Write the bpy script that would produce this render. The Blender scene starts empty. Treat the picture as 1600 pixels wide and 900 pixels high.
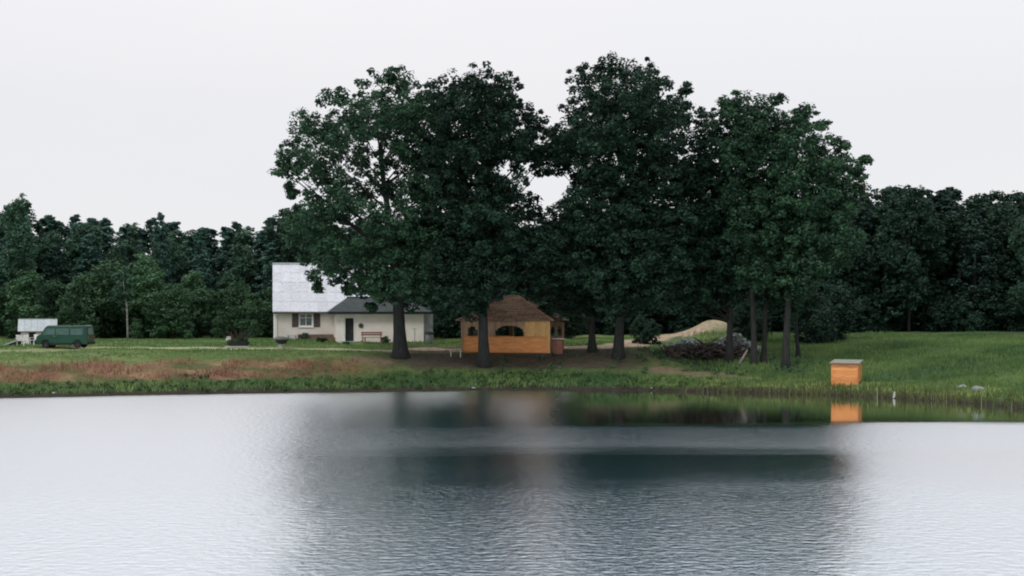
import bpy, bmesh, math, random
import numpy as np
from mathutils import Vector, Matrix
R = math.radians
random.seed(7); rng = np.random.default_rng(7)
sc = bpy.context.scene
COL = sc.collection
# ------------------------------------------------------------------ camera, sky, sun, exposure
HZ, CH = 490.0, 6.0                       # horizon row of the photo, camera height over the water
cam_d = bpy.data.cameras.new('camera'); cam = bpy.data.objects.new('camera', cam_d); COL.objects.link(cam)
cam_d.sensor_width = 36; cam_d.lens = 50; F = 1600*50/36
cam.location = (0, 0, CH); cam.rotation_euler = (R(90), 0, 0)
cam_d.shift_y = (HZ-450)/1600
cam_d.clip_end = 6000; cam_d.clip_start = 0.1
sc.camera = cam
SUN_EL, SUN_AZ = 48, 215                  # azimuth clockwise from +Y: sun is behind the camera, to its left
w = bpy.data.worlds.new("World"); sc.world = w; w.use_nodes = True
nt = w.node_tree; nt.nodes.clear(); N = nt.nodes.new; L = nt.links.new
out = N('ShaderNodeOutputWorld'); mixs = N('ShaderNodeMixShader')
bg1 = N('ShaderNodeBackground'); bg2 = N('ShaderNodeBackground')
sky = N('ShaderNodeTexSky'); sky.sky_type = 'NISHITA'; sky.sun_disc = False
sky.sun_elevation = R(SUN_EL); sky.sun_rotation = R(SUN_AZ)
L(sky.outputs[0], bg1.inputs[0]); bg1.inputs[1].default_value = 0.11
tc = N('ShaderNodeTexCoord'); mp = N('ShaderNodeMapping'); mp.inputs['Scale'].default_value = (1, 1, 3.0)
nz = N('ShaderNodeTexNoise'); nz.inputs['Scale'].default_value = 1.6; nz.inputs['Detail'].default_value = 4
cr = N('ShaderNodeValToRGB'); cr.color_ramp.elements[0].position = .3; cr.color_ramp.elements[1].position = .72
cr.color_ramp.elements[0].color = (0.825, 0.835, 0.872, 1); cr.color_ramp.elements[1].color = (0.895, 0.88, 0.90, 1)
L(tc.outputs['Generated'], mp.inputs[0]); L(mp.outputs[0], nz.inputs[0]); L(nz.outputs[0], cr.inputs[0])
L(cr.outputs[0], bg2.inputs[0]); sx = N('ShaderNodeSeparateXYZ'); L(tc.outputs['Generated'], sx.inputs[0])
zr = N('ShaderNodeMapRange'); zr.inputs[1].default_value = .14; zr.inputs[2].default_value = .7; zr.inputs[3].default_value = 1; zr.inputs[4].default_value = 1.5   # overcast skies brighten towards the zenith
L(sx.outputs[2], zr.inputs[0]); L(zr.outputs[0], bg2.inputs[1])
mixs.inputs[0].default_value = 0.93
L(bg1.outputs[0], mixs.inputs[1]); L(bg2.outputs[0], mixs.inputs[2]); L(mixs.outputs[0], out.inputs[0])
sd = bpy.data.lights.new('sun', 'SUN'); sun = bpy.data.objects.new('sun', sd); COL.objects.link(sun)
sd.energy = 1.35; sd.angle = R(18); sd.color = (1, .95, .88)
az, el = R(SUN_AZ), R(SUN_EL)
sun.rotation_euler = Vector((math.sin(az)*math.cos(el), math.cos(az)*math.cos(el), math.sin(el))).to_track_quat('Z', 'Y').to_euler()
sc.view_settings.view_transform = 'Standard'; sc.view_settings.look = 'None'
sc.view_settings.exposure = 0; sc.view_settings.gamma = 1
sc.render.engine = 'CYCLES'; sc.cycles.filter_width = 2.0

# ------------------------------------------------------------------ helpers
def ss(a, b, x):
    t = np.clip((x-a)/(b-a), 0, 1); return t*t*(3-2*t)
def vnoise(x, y, s, seed=0):
    """smooth value noise, 0..1"""
    x = np.asarray(x, float)/s+seed*17.3; y = np.asarray(y, float)/s+seed*9.1
    xi = np.floor(x); yi = np.floor(y); fx = x-xi; fy = y-yi
    fx = fx*fx*(3-2*fx); fy = fy*fy*(3-2*fy)
    def h(a, b):
        v = np.sin(a*127.1+b*311.7+seed*74.7)*43758.5453
        return v-np.floor(v)
    return (h(xi, yi)*(1-fx)+h(xi+1, yi)*fx)*(1-fy)+(h(xi, yi+1)*(1-fx)+h(xi+1, yi+1)*fx)*fy
def tag(o, label=None, cat=None, group=None, kind=None):
    if label: o['label'] = label
    if cat: o['category'] = cat
    if group: o['group'] = group
    if kind: o['kind'] = kind
    return o
def thing(name, loc, rz=0, label=None, cat=None, group=None):
    o = bpy.data.objects.new(name, None); COL.objects.link(o)
    o.location = loc; o.rotation_euler = (0, 0, rz); o.empty_display_size = .3
    return tag(o, label, cat, group)
def copy_tree(o, parent=None):
    c = o.copy(); COL.objects.link(c); c.parent = parent
    for ch in o.children: copy_tree(ch, c)
    return c
class MB:
    def __init__(s): s.v = []; s.f = []
    def add(s, vs, fs):
        b = len(s.v); s.v += [tuple(v) for v in vs]; s.f += [tuple(b+i for i in f) for f in fs]; return s
    def box(s, x0, x1, y0, y1, z0, z1, rot=None, piv=None):
        vs = [(x0,y0,z0),(x1,y0,z0),(x1,y1,z0),(x0,y1,z0),(x0,y0,z1),(x1,y0,z1),(x1,y1,z1),(x0,y1,z1)]
        if rot is not None:
            p = Vector(piv if piv else ((x0+x1)/2, (y0+y1)/2, (z0+z1)/2)); vs = [p+rot@(Vector(v)-p) for v in vs]
        return s.add(vs, [(0,3,2,1),(4,5,6,7),(0,1,5,4),(1,2,6,5),(2,3,7,6),(3,0,4,7)])
    def slab(s, pts, th):
        """flat polygon given counter-clockwise seen from its outer side, thickened inwards by th"""
        P = [Vector(p) for p in pts]; n = (P[1]-P[0]).cross(P[2]-P[0]).normalized(); k = len(P)
        Q = [p-n*th for p in P]
        return s.add(P+Q, [tuple(range(k)), tuple(range(2*k-1, k-1, -1))]+[(i, i+k, (i+1)%k+k, (i+1)%k) for i in range(k)])
    def tube(s, pts, rad, n=8, cap=True):
        P = [Vector(p) for p in pts]; b = len(s.v); m = len(P)
        for i, p in enumerate(P):
            d = (P[min(i+1, m-1)]-P[max(i-1, 0)]).normalized()
            a = d.cross(Vector((0, 1, 0.02)) if abs(d.y) < .9 else Vector((1, 0, 0))).normalized(); c = d.cross(a)
            r = rad[i] if hasattr(rad, '__len__') else rad
            for k in range(n):
                t = 2*math.pi*k/n; s.v.append(tuple(p+(a*math.cos(t)+c*math.sin(t))*r))
        for i in range(m-1):
            for k in range(n):
                s.f.append((b+i*n+k, b+i*n+(k+1)%n, b+(i+1)*n+(k+1)%n, b+(i+1)*n+k))
        if cap: s.f.append(tuple(b+k for k in range(n-1, -1, -1))); s.f.append(tuple(b+(m-1)*n+k for k in range(n)))
        return s
    def lathe(s, prof, n=20, c=(0, 0, 0)):
        b = len(s.v); m = len(prof)
        for r, z in prof:
            for k in range(n):
                t = 2*math.pi*k/n; s.v.append((c[0]+r*math.cos(t), c[1]+r*math.sin(t), c[2]+z))
        for i in range(m-1):
            for k in range(n): s.f.append((b+i*n+k, b+i*n+(k+1)%n, b+(i+1)*n+(k+1)%n, b+(i+1)*n+k))
        s.f.append(tuple(b+k for k in range(n-1, -1, -1))); s.f.append(tuple(b+(m-1)*n+k for k in range(n)))
        return s
    def build(s, name, mat, parent=None, smooth=False, bevel=0):
        me = bpy.data.meshes.new(name); me.from_pydata(s.v, [], s.f); me.update()
        bm = bmesh.new(); bm.from_mesh(me)
        bmesh.ops.recalc_face_normals(bm, faces=bm.faces)
        if bevel: bmesh.ops.bevel(bm, geom=bm.edges[:], offset=bevel, segments=2, affect='EDGES', clamp_overlap=True)
        bm.to_mesh(me); bm.free()
        if smooth: me.polygons.foreach_set('use_smooth', [True]*len(me.polygons))
        me.materials.append(mat)
        o = bpy.data.objects.new(name, me); COL.objects.link(o)
        if parent: o.parent = parent
        return o
def part(name, mat, parent, *boxes, bevel=0):
    m = MB()
    for b in boxes: m.box(*b)
    return m.build(name, mat, parent, bevel=bevel)
def inst(name, o, parent, loc=None):
    c = bpy.data.objects.new(name, o.data); COL.objects.link(c); c.parent = parent
    if loc is not None: c.location = loc
    return c

# ------------------------------------------------------------------ materials
def mat(name, c, c2=None, scale=3, rough=.8, bump=0, bscale=None, spec=.3, stretch=(1, 1, 1), detail=5, rnd=0, obj=False):
    m = bpy.data.materials.new(name); m.use_nodes = True; t = m.node_tree; b = t.nodes['Principled BSDF']
    b.inputs['Roughness'].default_value = rough; b.inputs['Specular IOR Level'].default_value = spec
    tc = t.nodes.new('ShaderNodeTexCoord'); mp = t.nodes.new('ShaderNodeMapping'); mp.inputs['Scale'].default_value = stretch
    t.links.new(tc.outputs['Object'], mp.inputs[0])
    nz = t.nodes.new('ShaderNodeTexNoise'); nz.inputs['Scale'].default_value = scale; nz.inputs['Detail'].default_value = detail
    t.links.new(mp.outputs[0], nz.inputs[0])
    cr = t.nodes.new('ShaderNodeValToRGB'); cr.color_ramp.elements[0].position = .32; cr.color_ramp.elements[1].position = .68
    c2 = c2 or tuple(x*.75 for x in c)
    cr.color_ramp.elements[0].color = (*c2, 1); cr.color_ramp.elements[1].color = (*c, 1)
    t.links.new(nz.outputs[0], cr.inputs[0]); src = cr.outputs[0]
    if rnd:
        oi = t.nodes.new('ShaderNodeObjectInfo'); hs = t.nodes.new('ShaderNodeHueSaturation')
        mr = t.nodes.new('ShaderNodeMapRange'); mr.inputs[3].default_value = 1-rnd; mr.inputs[4].default_value = 1+rnd
        t.links.new(oi.outputs['Random'], mr.inputs[0]); t.links.new(mr.outputs[0], hs.inputs['Value'])
        t.links.new(src, hs.inputs['Color']); src = hs.outputs[0]
    t.links.new(src, b.inputs['Base Color'])
    if bump:
        bp = t.nodes.new('ShaderNodeBump'); bp.inputs['Strength'].default_value = 1; bp.inputs['Distance'].default_value = bump
        n2 = t.nodes.new('ShaderNodeTexNoise'); n2.inputs['Scale'].default_value = bscale or scale*4; n2.inputs['Detail'].default_value = 6
        t.links.new(mp.outputs[0], n2.inputs[0]); t.links.new(n2.outputs[0], bp.inputs['Height']); t.links.new(bp.outputs[0], b.inputs['Normal'])
    return m
def foliage(name, dark, light, rnd=.25, trans=.25):
    """leaf material: per-clump tone attribute between two greens, per-tree random value, a little translucency"""
    m = bpy.data.materials.new(name); m.use_nodes = True; t = m.node_tree; b = t.nodes['Principled BSDF']; o = t.nodes['Material Output']
    b.inputs['Roughness'].default_value = .6; b.inputs['Specular IOR Level'].default_value = .15
    at = t.nodes.new('ShaderNodeAttribute'); at.attribute_name = 'tone'
    mx = t.nodes.new('ShaderNodeMix'); mx.data_type = 'RGBA'; mx.inputs[6].default_value = (*dark, 1); mx.inputs[7].default_value = (*light, 1)
    t.links.new(at.outputs['Fac'], mx.inputs[0])
    oi = t.nodes.new('ShaderNodeObjectInfo'); hs = t.nodes.new('ShaderNodeHueSaturation')
    mr = t.nodes.new('ShaderNodeMapRange'); mr.inputs[3].default_value = 1-rnd; mr.inputs[4].default_value = 1+rnd
    t.links.new(oi.outputs['Random'], mr.inputs[0]); t.links.new(mr.outputs[0], hs.inputs['Value']); t.links.new(mx.outputs[2], hs.inputs['Color'])
    t.links.new(hs.outputs[0], b.inputs['Base Color'])
    tr = t.nodes.new('ShaderNodeBsdfTranslucent'); t.links.new(hs.outputs[0], tr.inputs[0])
    ms = t.nodes.new('ShaderNodeMixShader'); ms.inputs[0].default_value = trans
    t.links.new(b.outputs[0], ms.inputs[1]); t.links.new(tr.outputs[0], ms.inputs[2]); t.links.new(ms.outputs[0], o.inputs[0])
    return m
M = dict(
    oak = foliage('oak_leaves', (.013, .034, .023), (.046, .108, .055), .12),
    oak_dark = foliage('dark_oak_leaves', (.007, .017, .014), (.027, .068, .040), .12),  # inner crown shade put into the low dark tone
    pine = foliage('pine_needles', (.026, .062, .052), (.054, .122, .092), .3, .1),  # left wood's haze put into lighter, bluer needles
    pine_dark = foliage('dark_pine_needles', (.011, .026, .022), (.024, .052, .040), .3, .1),
    wood_leaf = foliage('woodland_leaves', (.028, .066, .045), (.062, .135, .08), .3),  # leaf colours lightened for the left wood's haze, like the pines
    wood_dark = foliage('dark_woodland_leaves', (.012, .030, .022), (.030, .070, .044), .3),
    willow = foliage('bush_leaves', (.040, .090, .048), (.085, .175, .085), .3),
    weed = foliage('weed_leaves', (.045, .095, .034), (.085, .150, .050), .3),
    dry = foliage('dry_weeds', (.16, .088, .06), (.36, .22, .14), .2),
    reed = foliage('reeds', (.050, .065, .022), (.15, .17, .065), .3),
    grass = foliage('grass_blades', (.045, .105, .040), (.18, .265, .090), .1),
    shore_grass = foliage('pale_shore_grass', (.13, .20, .06), (.30, .36, .14), .1),
    stalk = foliage('dry_stalks', (.22, .22, .13), (.42, .40, .28), .1),
    bark = mat('bark', (.034, .036, .034), (.016, .018, .018), 2.5, .95, .05, 8, stretch=(3, 3, .5)),
    bark_pale = mat('pale_bark', (.30, .29, .26), (.09, .085, .08), 3, .9, .02, stretch=(1, 1, 2.5)),
    render = mat('cream_render', (.68, .64, .60), (.58, .54, .50), .9, .9, .004, 30),
    render2 = mat('white_render', (.85, .81, .76), (.74, .70, .65), .8, .9, .004, 30),
    plinth = mat('brown_plinth', (.20, .13, .11), (.13, .09, .08), 3, .9),
    metal_roof = mat('pale_roof_sheet', (.58, .60, .64), (.44, .46, .51), 4.5, .6, .004, 20, rnd=.08),
    dark_roof = mat('dark_roofing', (.050, .062, .062), (.028, .038, .04), 2, .8, .01, 20),
    white = mat('white_paint', (.78, .78, .76), (.68, .68, .67), 4, .5),
    shutter = mat('brown_shutter', (.10, .085, .08), (.06, .05, .05), 5, .7),
    glass = mat('window_glass', (.10, .15, .17), (.04, .07, .08), 3, .08, spec=.8),
    curtain = mat('lace_curtain', (.60, .70, .75), (.40, .5, .55), 6, .8),
    door = mat('dark_door', (.022, .03, .028), (.012, .015, .015), 4, .6),
    orange = mat('orange_stained_wood', (.62, .265, .09), (.43, .175, .058), 1.6, .7, .004, 12, stretch=(1, 1, 5), rnd=.10),
    ochre = mat('ochre_stained_wood', (.54, .34, .13), (.38, .23, .09), 2, .75, .004, 12, stretch=(4, 4, 1), rnd=.1),
    brownwood = mat('brown_board', (.29, .20, .125), (.19, .13, .085), 2, .8, .004, 12, stretch=(4, 4, 1), rnd=.15),
    shingle = mat('brown_shingle', (.38, .24, .16), (.20, .14, .10), 3.5, .9, .02, 14, rnd=.18),
    redwood = mat('red_brown_wood', (.26, .11, .075), (.16, .07, .05), 4, .7, rnd=.1),
    van = mat('green_van_paint', (.004, .055, .032), (.003, .042, .025), 1.2, .38, spec=.35),
    van_glass = mat('tinted_van_glass', (.035, .11, .085), (.02, .06, .05), 2.5, .12, spec=.6),
    hut_roof = mat('grey_hut_roof', (.40, .45, .47), (.32, .36, .38), 3, .7, rnd=.05),
    rubber = mat('black_rubber', (.02, .02, .022), None, 6, .8),
    steel = mat('dull_steel', (.35, .36, .37), None, 6, .4),
    lamp_glass = mat('lamp_glass', (.7, .7, .65), None, 6, .2),
    redlamp = mat('red_lamp_glass', (.4, .03, .02), None, 6, .2),
    hut = mat('hut_wall_paint', (.70, .67, .63), (.55, .52, .49), 3, .85),
    grey = mat('grey_weathered_board', (.36, .39, .40), (.24, .26, .27), 2.5, .8),
    felt = mat('pale_roofing_felt', (.30, .30, .25), (.19, .195, .17), 2.5, .85),
    iron = mat('dark_cast_iron', (.035, .042, .042), (.02, .025, .025), 6, .7),
    concrete = mat('pale_concrete', (.42, .43, .38), (.30, .31, .27), 4, .9, .01),
    log = mat('dead_wood', (.075, .062, .052), (.030, .026, .025), 3, .95, .03, 10),
    palewood = mat('bleached_wood', (.34, .29, .25), (.20, .17, .15), 3, .9),
    rubble = mat('pale_rubble', (.26, .29, .28), (.14, .16, .155), 3, .95, .03, 10),
    teal = mat('teal_plastic', (.06, .20, .15), None, 3, .5),
    ceramic = mat('pale_flowers', (.62, .66, .62), (.4, .45, .4), 8, .8),
)

# ------------------------------------------------------------------ terrain function
US = [-900, -300, 0, 400, 600, 750, 1000, 1100, 1200, 1300, 1400, 1500, 1600, 1900, 2500]
DS = [  95,   97, 101, 107, 109.5, 111, 111, 109, 106.7, 104.2, 100.5, 96, 90, 78, 62]
def shore(u): return np.interp(u, US, DS)
MOUND = (21.3, 150.0)
TRACK = None
def uof(x, y): return 800+F*np.asarray(x, float)/np.maximum(np.asarray(y, float), 5.0)
def tof(x, y):
    x = np.asarray(x, float); y = np.asarray(y, float)
    wob = (vnoise(x, y*0, 3.1, 4)-.5)*.7
    return np.maximum(np.maximum(y-shore(uof(x, y))-wob, 18-y), np.abs(x)-78)
def H(x, y):
    x = np.asarray(x, float); y = np.asarray(y, float); u = uof(x, y); t = tof(x, y)
    zl = np.interp(t, [-8, 0, 1, 4, 9, 12, 24, 30, 50, 90, 400], [-1.6, 0, .55, 1.35, 2.62, 2.85, 3.2, 3.4, 3.35, 3.6, 5])
    zr = np.interp(t, [-8, 0, .7, 3, 6, 12, 25, 40, 55, 80, 400], [-1.6, 0, .42, .75, 1.0, 1.85, 2.95, 3.5, 4.0, 4.5, 6])
    k = ss(10, 40, t); wgt = ss(1000-200*k, 1110-160*k, u)
    z = zl*(1-wgt)+zr*wgt
    amp = ss(.3, 3, t)
    z = z+amp*((vnoise(x, y, 2.2, 1)-.5)*.16+(vnoise(x, y, .8, 2)-.5)*.08+(vnoise(x, y, 7, 3)-.5)*.22)
    z = z+1.8*np.exp(-(((x-MOUND[0])/3.0)**2+((y-MOUND[1])/4.0)**2))
    return z
def G(px, py, y0=60, y1=260):
    """where the sight line through photo point (px, py) first meets the terrain"""
    ys = np.arange(y0, y1, .1); xs = (px-800)/F*ys; zs = CH+(HZ-py)/F*ys
    hit = np.where(H(xs, ys) >= zs)[0]
    i = hit[0] if len(hit) else len(ys)-1
    return Vector((xs[i], ys[i], float(H(xs[i], ys[i]))))
def at(px, Y): x = (px-800)/F*Y; return Vector((x, Y, float(H(x, Y))))
def W(px, py, Y): return Vector(((px-800)/F*Y, Y, CH+(HZ-py)/F*Y))

# ------------------------------------------------------------------ ground sheet
def gl(a, b, st): return list(np.arange(a, b, st))
def grow(a, end, st, k=1.35):
    r = []; v = a
    while abs(v) < abs(end): v += st; st *= k; r.append(v)
    return r
gx = grow(-60, -1800, -1)[::-1]+gl(-60, 60.01, .45)+grow(60, 1800, 1)
gy = grow(16, -400, -1.2)[::-1]+gl(16, 72, 4)+gl(72, 136, .36)+gl(136, 200, 1.1)+grow(200, 2600, 3)
X, Y = np.meshgrid(gx, gy); Z = H(X, Y)
nx, ny = len(gx), len(gy)
me = bpy.data.meshes.new('ground'); me.vertices.add(nx*ny)
me.vertices.foreach_set('co', np.stack([X, Y, Z], -1).ravel())
ii = (np.arange(ny-1)[:, None]*nx+np.arange(nx-1)[None]).ravel()
q = np.stack([ii, ii+1, ii+nx+1, ii+nx], -1)
me.loops.add(q.size); me.polygons.add(len(q)); me.loops.foreach_set('vertex_index', q.ravel())
me.polygons.foreach_set('loop_start', np.arange(len(q))*4); me.update(calc_edges=True)
me.polygons.foreach_set('use_smooth', np.ones(len(q), bool))
def seg_dist(x, y, pts):
    d = np.full(np.shape(x), 1e9)
    for (ax, ay), (bx, by) in zip(pts[:-1], pts[1:]):
        vx, vy = bx-ax, by-ay; k = np.clip(((x-ax)*vx+(y-ay)*vy)/(vx*vx+vy*vy), 0, 1)
        d = np.minimum(d, np.hypot(x-ax-k*vx, y-ay-k*vy))
    return d
def line(*pp): return [tuple(G(*p)[:2]) for p in pp]
sand_track = line((660, 546), (710, 545.5), (880, 544), (930, 543), (960, 540), (1000, 533), (1050, 523), (1085, 518))+[(MOUND[0]-2, MOUND[1])]
dry_path = line((-60, 549), (60, 548.5), (160, 545), (300, 543), (420, 545), (520, 546), (600, 548))
dirt_path = line((1030, 578), (1075, 583), (1120, 588), (1180, 592))
def lerp(c, d, k): k = np.asarray(k)[..., None]; return c*(1-k)+np.array(d)*k
def ground_colour(X, Y):
    u = uof(X, Y); t = tof(X, Y); n1 = vnoise(X, Y, 5, 11); n2 = vnoise(X, Y, 1.6, 12); n3 = vnoise(X, Y, .8, 13); n4 = vnoise(X, Y, 11, 14)
    nn = .5*n1+.3*n2+.2*n3
    left = 1-ss(960, 1080, u)
    c = np.zeros(X.shape+(3,))+np.array([.095, .155, .05])
    c = lerp(c, (.15, .20, .075), ss(.4, .7, nn))
    c = lerp(c, (.20, .16, .09), ss(.55, .75, n4)*ss(.35, .7, n2)*.7*ss(4, 9, t)*(1-left))
    c = lerp(c, (.05, .10, .045), ss(.5, .8, vnoise(X, Y, 8, 15))*.8*(1-left))
    c = lerp(c, (.055, .115, .05), ss(35, 60, t)*.9*(1-left))
    # dry band low on the left bank, bare earth under the trees, darkened with their shade
    k = ss(1.7, 2.9, t+(n2-.5)*1.8)*(1-ss(6.6, 8.2, t+(n2-.5)*2+(n1-.5)*1.5))
    c = lerp(c, (.22, .12, .078), k*(1-ss(470, 640, u+(n1-.5)*120))*(.55+.45*ss(.3, .6, nn)))
    c = lerp(c, (.30, .23, .13), k*(1-ss(470, 600, u))*ss(.55, .8, n2)*.7)
    c = lerp(c, (.07, .11, .04), k*(1-ss(470, 600, u))*ss(.6, .75, vnoise(X, Y*1.5, 2.6, 66))*.8)
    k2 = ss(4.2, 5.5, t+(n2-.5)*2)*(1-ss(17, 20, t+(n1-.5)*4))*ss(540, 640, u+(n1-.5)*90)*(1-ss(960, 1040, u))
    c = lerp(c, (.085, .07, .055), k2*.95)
    k3 = ss(9.4, 10.6, t)*(1-ss(13, 15, t))*ss(560, 640, u)*(1-ss(700, 760, u))
    c = lerp(c, (.19, .14, .09), k3*ss(.35, .6, n2)*.6)
    c = lerp(c, (.28, .19, .14), np.exp(-(seg_dist(X, Y, line((560, 562), (600, 565)))/.8)**2)*.6)
    # paths
    c = lerp(c, (.40, .39, .24), ss(2.4, .9, seg_dist(X, Y, dry_path)+(n2-.5)*1.2)*.8*(.5+.5*ss(60, 200, u)))
    c = lerp(c, (.42, .32, .235), ss(2.2, 1.3, seg_dist(X, Y, sand_track)+(n2-.5)*.8)*.95)
    c = lerp(c, (.23, .165, .12), ss(1.3, .5, seg_dist(X, Y, dirt_path)+(n2-.5)*.8)*.8)
    md = np.hypot((X-MOUND[0]-.2)/2.4, (Y-MOUND[1])/3.2)
    c = lerp(c, (.34, .29, .19), ss(1.25, .7, md+(n2-.5)*.7))
    # bright strip of grass along the right shore
    k = ss(.8, 1.6, t)*(1-ss(4.2, 5.4, t+(n3-.5)))*ss(1060, 1180, u)
    c = lerp(c, (.25, .32, .11), k*.9)
    c = lerp(c, (.045, .085, .035), (1-ss(1.8, 3.2, t+(n2-.5))*(1-ss(520, 640, u))-ss(2.8, 4.4, t+(n2-.5))*ss(520, 640, u)).clip(0, 1)*left*.85)  # low bank: dark weedy green, with shade put into it towards the middle
    c = lerp(c, (.045, .04, .032), 1-ss(.35, .9, t+(n3-.5)*.4))
    c = lerp(c, (.06, .085, .04), ss(47, 52, t)*(ss(.3, .6, n1)))
    return c
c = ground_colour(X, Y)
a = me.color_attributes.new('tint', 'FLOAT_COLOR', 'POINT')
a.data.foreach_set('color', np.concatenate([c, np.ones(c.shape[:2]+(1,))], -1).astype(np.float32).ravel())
gm = bpy.data.materials.new('ground_cover'); gm.use_nodes = True; t = gm.node_tree; b = t.nodes['Principled BSDF']
b.inputs['Roughness'].default_value = .95; b.inputs['Specular IOR Level'].default_value = .1
at_ = t.nodes.new('ShaderNodeAttribute'); at_.attribute_name = 'tint'
g2 = t.nodes.new('ShaderNodeTexCoord'); n_ = t.nodes.new('ShaderNodeTexNoise'); n_.inputs['Scale'].default_value = 2.2; n_.inputs['Detail'].default_value = 8; n_.inputs['Roughness'].default_value = .75
t.links.new(g2.outputs['Object'], n_.inputs[0])
mr = t.nodes.new('ShaderNodeMapRange'); mr.inputs[1].default_value = .3; mr.inputs[2].default_value = .7; mr.inputs[3].default_value = .55; mr.inputs[4].default_value = 1.4
t.links.new(n_.outputs[0], mr.inputs[0])
hs = t.nodes.new('ShaderNodeHueSaturation'); t.links.new(mr.outputs[0], hs.inputs['Value']); t.links.new(at_.outputs['Color'], hs.inputs['Color']); t.links.new(hs.outputs[0], b.inputs['Base Color'])
bp = t.nodes.new('ShaderNodeBump'); bp.inputs['Distance'].default_value = .25; t.links.new(n_.outputs[0], bp.inputs['Height']); t.links.new(bp.outputs[0], b.inputs['Normal'])
me.materials.append(gm)
o = bpy.data.objects.new('ground', me); COL.objects.link(o); tag(o, kind='structure')

# ------------------------------------------------------------------ pond water
wx = np.arange(-80, 80.1, 1.0); wy = np.arange(16, 116.1, 1.0); X, Y = np.meshgrid(wx, wy)
nx, ny = len(wx), len(wy)
me = bpy.data.meshes.new('pond_water'); me.vertices.add(nx*ny); me.vertices.foreach_set('co', np.stack([X, Y, X*0], -1).ravel())
ii = (np.arange(ny-1)[:, None]*nx+np.arange(nx-1)[None]).ravel(); q = np.stack([ii, ii+1, ii+nx+1, ii+nx], -1)
me.loops.add(q.size); me.polygons.add(len(q)); me.loops.foreach_set('vertex_index', q.ravel()); me.polygons.foreach_set('loop_start', np.arange(len(q))*4); me.update(calc_edges=True)
u = uof(X, Y); nn = vnoise(X, Y*2.5, 14, 21)-.5; n2 = vnoise(X, Y*4, 5, 22)-.5
def blend(c, target, k): return c*(1-k)+target*k
far = ss(75, 79.5, Y+nn*3+n2*1.5)
calm = .10*(nn+n2*.6)+.30*(1-ss(45, 50, Y+nn*3+n2*2))
calm = blend(calm, .06, ss(46, 52, Y+nn*5+n2*5)*(1-ss(59, 67, Y+nn*4+n2*4))*ss(520, 900, u+nn*200))      # smoother streak
calm = blend(calm, -.40, ss(59, 66, Y+nn*4+n2*4)*(1-far)*ss(440, 560, u))                              # rippled band
calm = blend(calm, -.85, ss(60, 74, Y+nn*6)*(1-ss(400, 560, u+n2*60)))
calm = blend(calm, -.9+.72*ss(440, 540, u), far*(1-ss(860, 925, u+n2*14)))
calm = blend(calm, 1, far*ss(865, 925, u+n2*14))                                                        # sheltered mirror strip
calm = blend(calm, -.8, np.maximum(1-ss(400, 500, u+nn*40), ss(1290, 1370, u+nn*30)*(1-far)))
chop = 1+.55*(1-ss(42, 51, Y+nn*5+n2*4)); chop = chop*(1-.5*ss(46, 52, Y+nn*5+n2*5)*(1-ss(60, 66, Y+nn*4+n2*2))*ss(520, 900, u+nn*200))
av = me.attributes.new('chop', 'FLOAT', 'POINT'); av.data.foreach_set('value', chop.astype(np.float32).ravel())
av = me.attributes.new('calm', 'FLOAT', 'POINT'); av.data.foreach_set('value', calm.astype(np.float32).ravel())
wm = bpy.data.materials.new('pond_water'); wm.use_nodes = True; t = wm.node_tree; t.nodes.clear(); N = t.nodes.new; L = t.links.new
out = N('ShaderNodeOutputMaterial'); gloss = N('ShaderNodeBsdfGlossy'); dif = N('ShaderNodeBsdfDiffuse'); ms = N('ShaderNodeMixShader')
dif.inputs[0].default_value = (.04, .40, .66, 1); gloss.inputs[0].default_value = (.985, .985, 1, 1)
at_ = N('ShaderNodeAttribute'); at_.attribute_name = 'calm'

mr = N('ShaderNodeMapRange'); mr.clamp = False; gloss.distribution = 'BECKMANN'; mr.inputs[3].default_value = .255; mr.inputs[4].default_value = .08; L(at_.outputs['Fac'], mr.inputs[0]); L(mr.outputs[0], gloss.inputs['Roughness'])
tc = N('ShaderNodeTexCoord'); mp = N('ShaderNodeMapping'); mp.inputs['Scale'].default_value = (.48, .84, 1); L(tc.outputs['Object'], mp.inputs[0])
n1 = N('ShaderNodeTexNoise'); n1.inputs['Scale'].default_value = 4.4; n1.inputs['Detail'].default_value = 4; n1.inputs['Roughness'].default_value = .6; L(mp.outputs[0], n1.inputs[0])
ma = N('ShaderNodeMapRange'); ma.clamp = False; ma.inputs[3].default_value = .030; ma.inputs[4].default_value = .001; L(at_.outputs['Fac'], ma.inputs[0])
ac = N('ShaderNodeAttribute'); ac.attribute_name = 'chop'; mm = N('ShaderNodeMath'); mm.operation = 'MULTIPLY'; L(ma.outputs[0], mm.inputs[0]); L(ac.outputs['Fac'], mm.inputs[1]); ma = mm
bp = N('ShaderNodeBump'); bp.inputs['Strength'].default_value = 1; L(ma.outputs[0], bp.inputs['Distance']); L(n1.outputs[0], bp.inputs['Height'])
mq = N('ShaderNodeMapping'); mq.inputs['Scale'].default_value = (3.6, 3.0, 1); L(tc.outputs['Object'], mq.inputs[0])
n3 = N('ShaderNodeTexNoise'); n3.inputs['Scale'].default_value = 1.0; n3.inputs['Detail'].default_value = 2; L(mq.outputs[0], n3.inputs[0])
b3 = N('ShaderNodeBump'); b3.inputs['Strength'].default_value = 1; md = N('ShaderNodeMath'); md.operation = 'MULTIPLY'; md.inputs[1].default_value = .75; L(ma.outputs[0], md.inputs[0]); L(md.outputs[0], b3.inputs['Distance']); L(n3.outputs[0], b3.inputs['Height']); L(bp.outputs[0], b3.inputs['Normal']); bp = b3
L(bp.outputs[0], gloss.inputs['Normal'])
fr = N('ShaderNodeFresnel'); fr.inputs[0].default_value = 1.9; L(bp.outputs[0], fr.inputs['Normal'])
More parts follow.
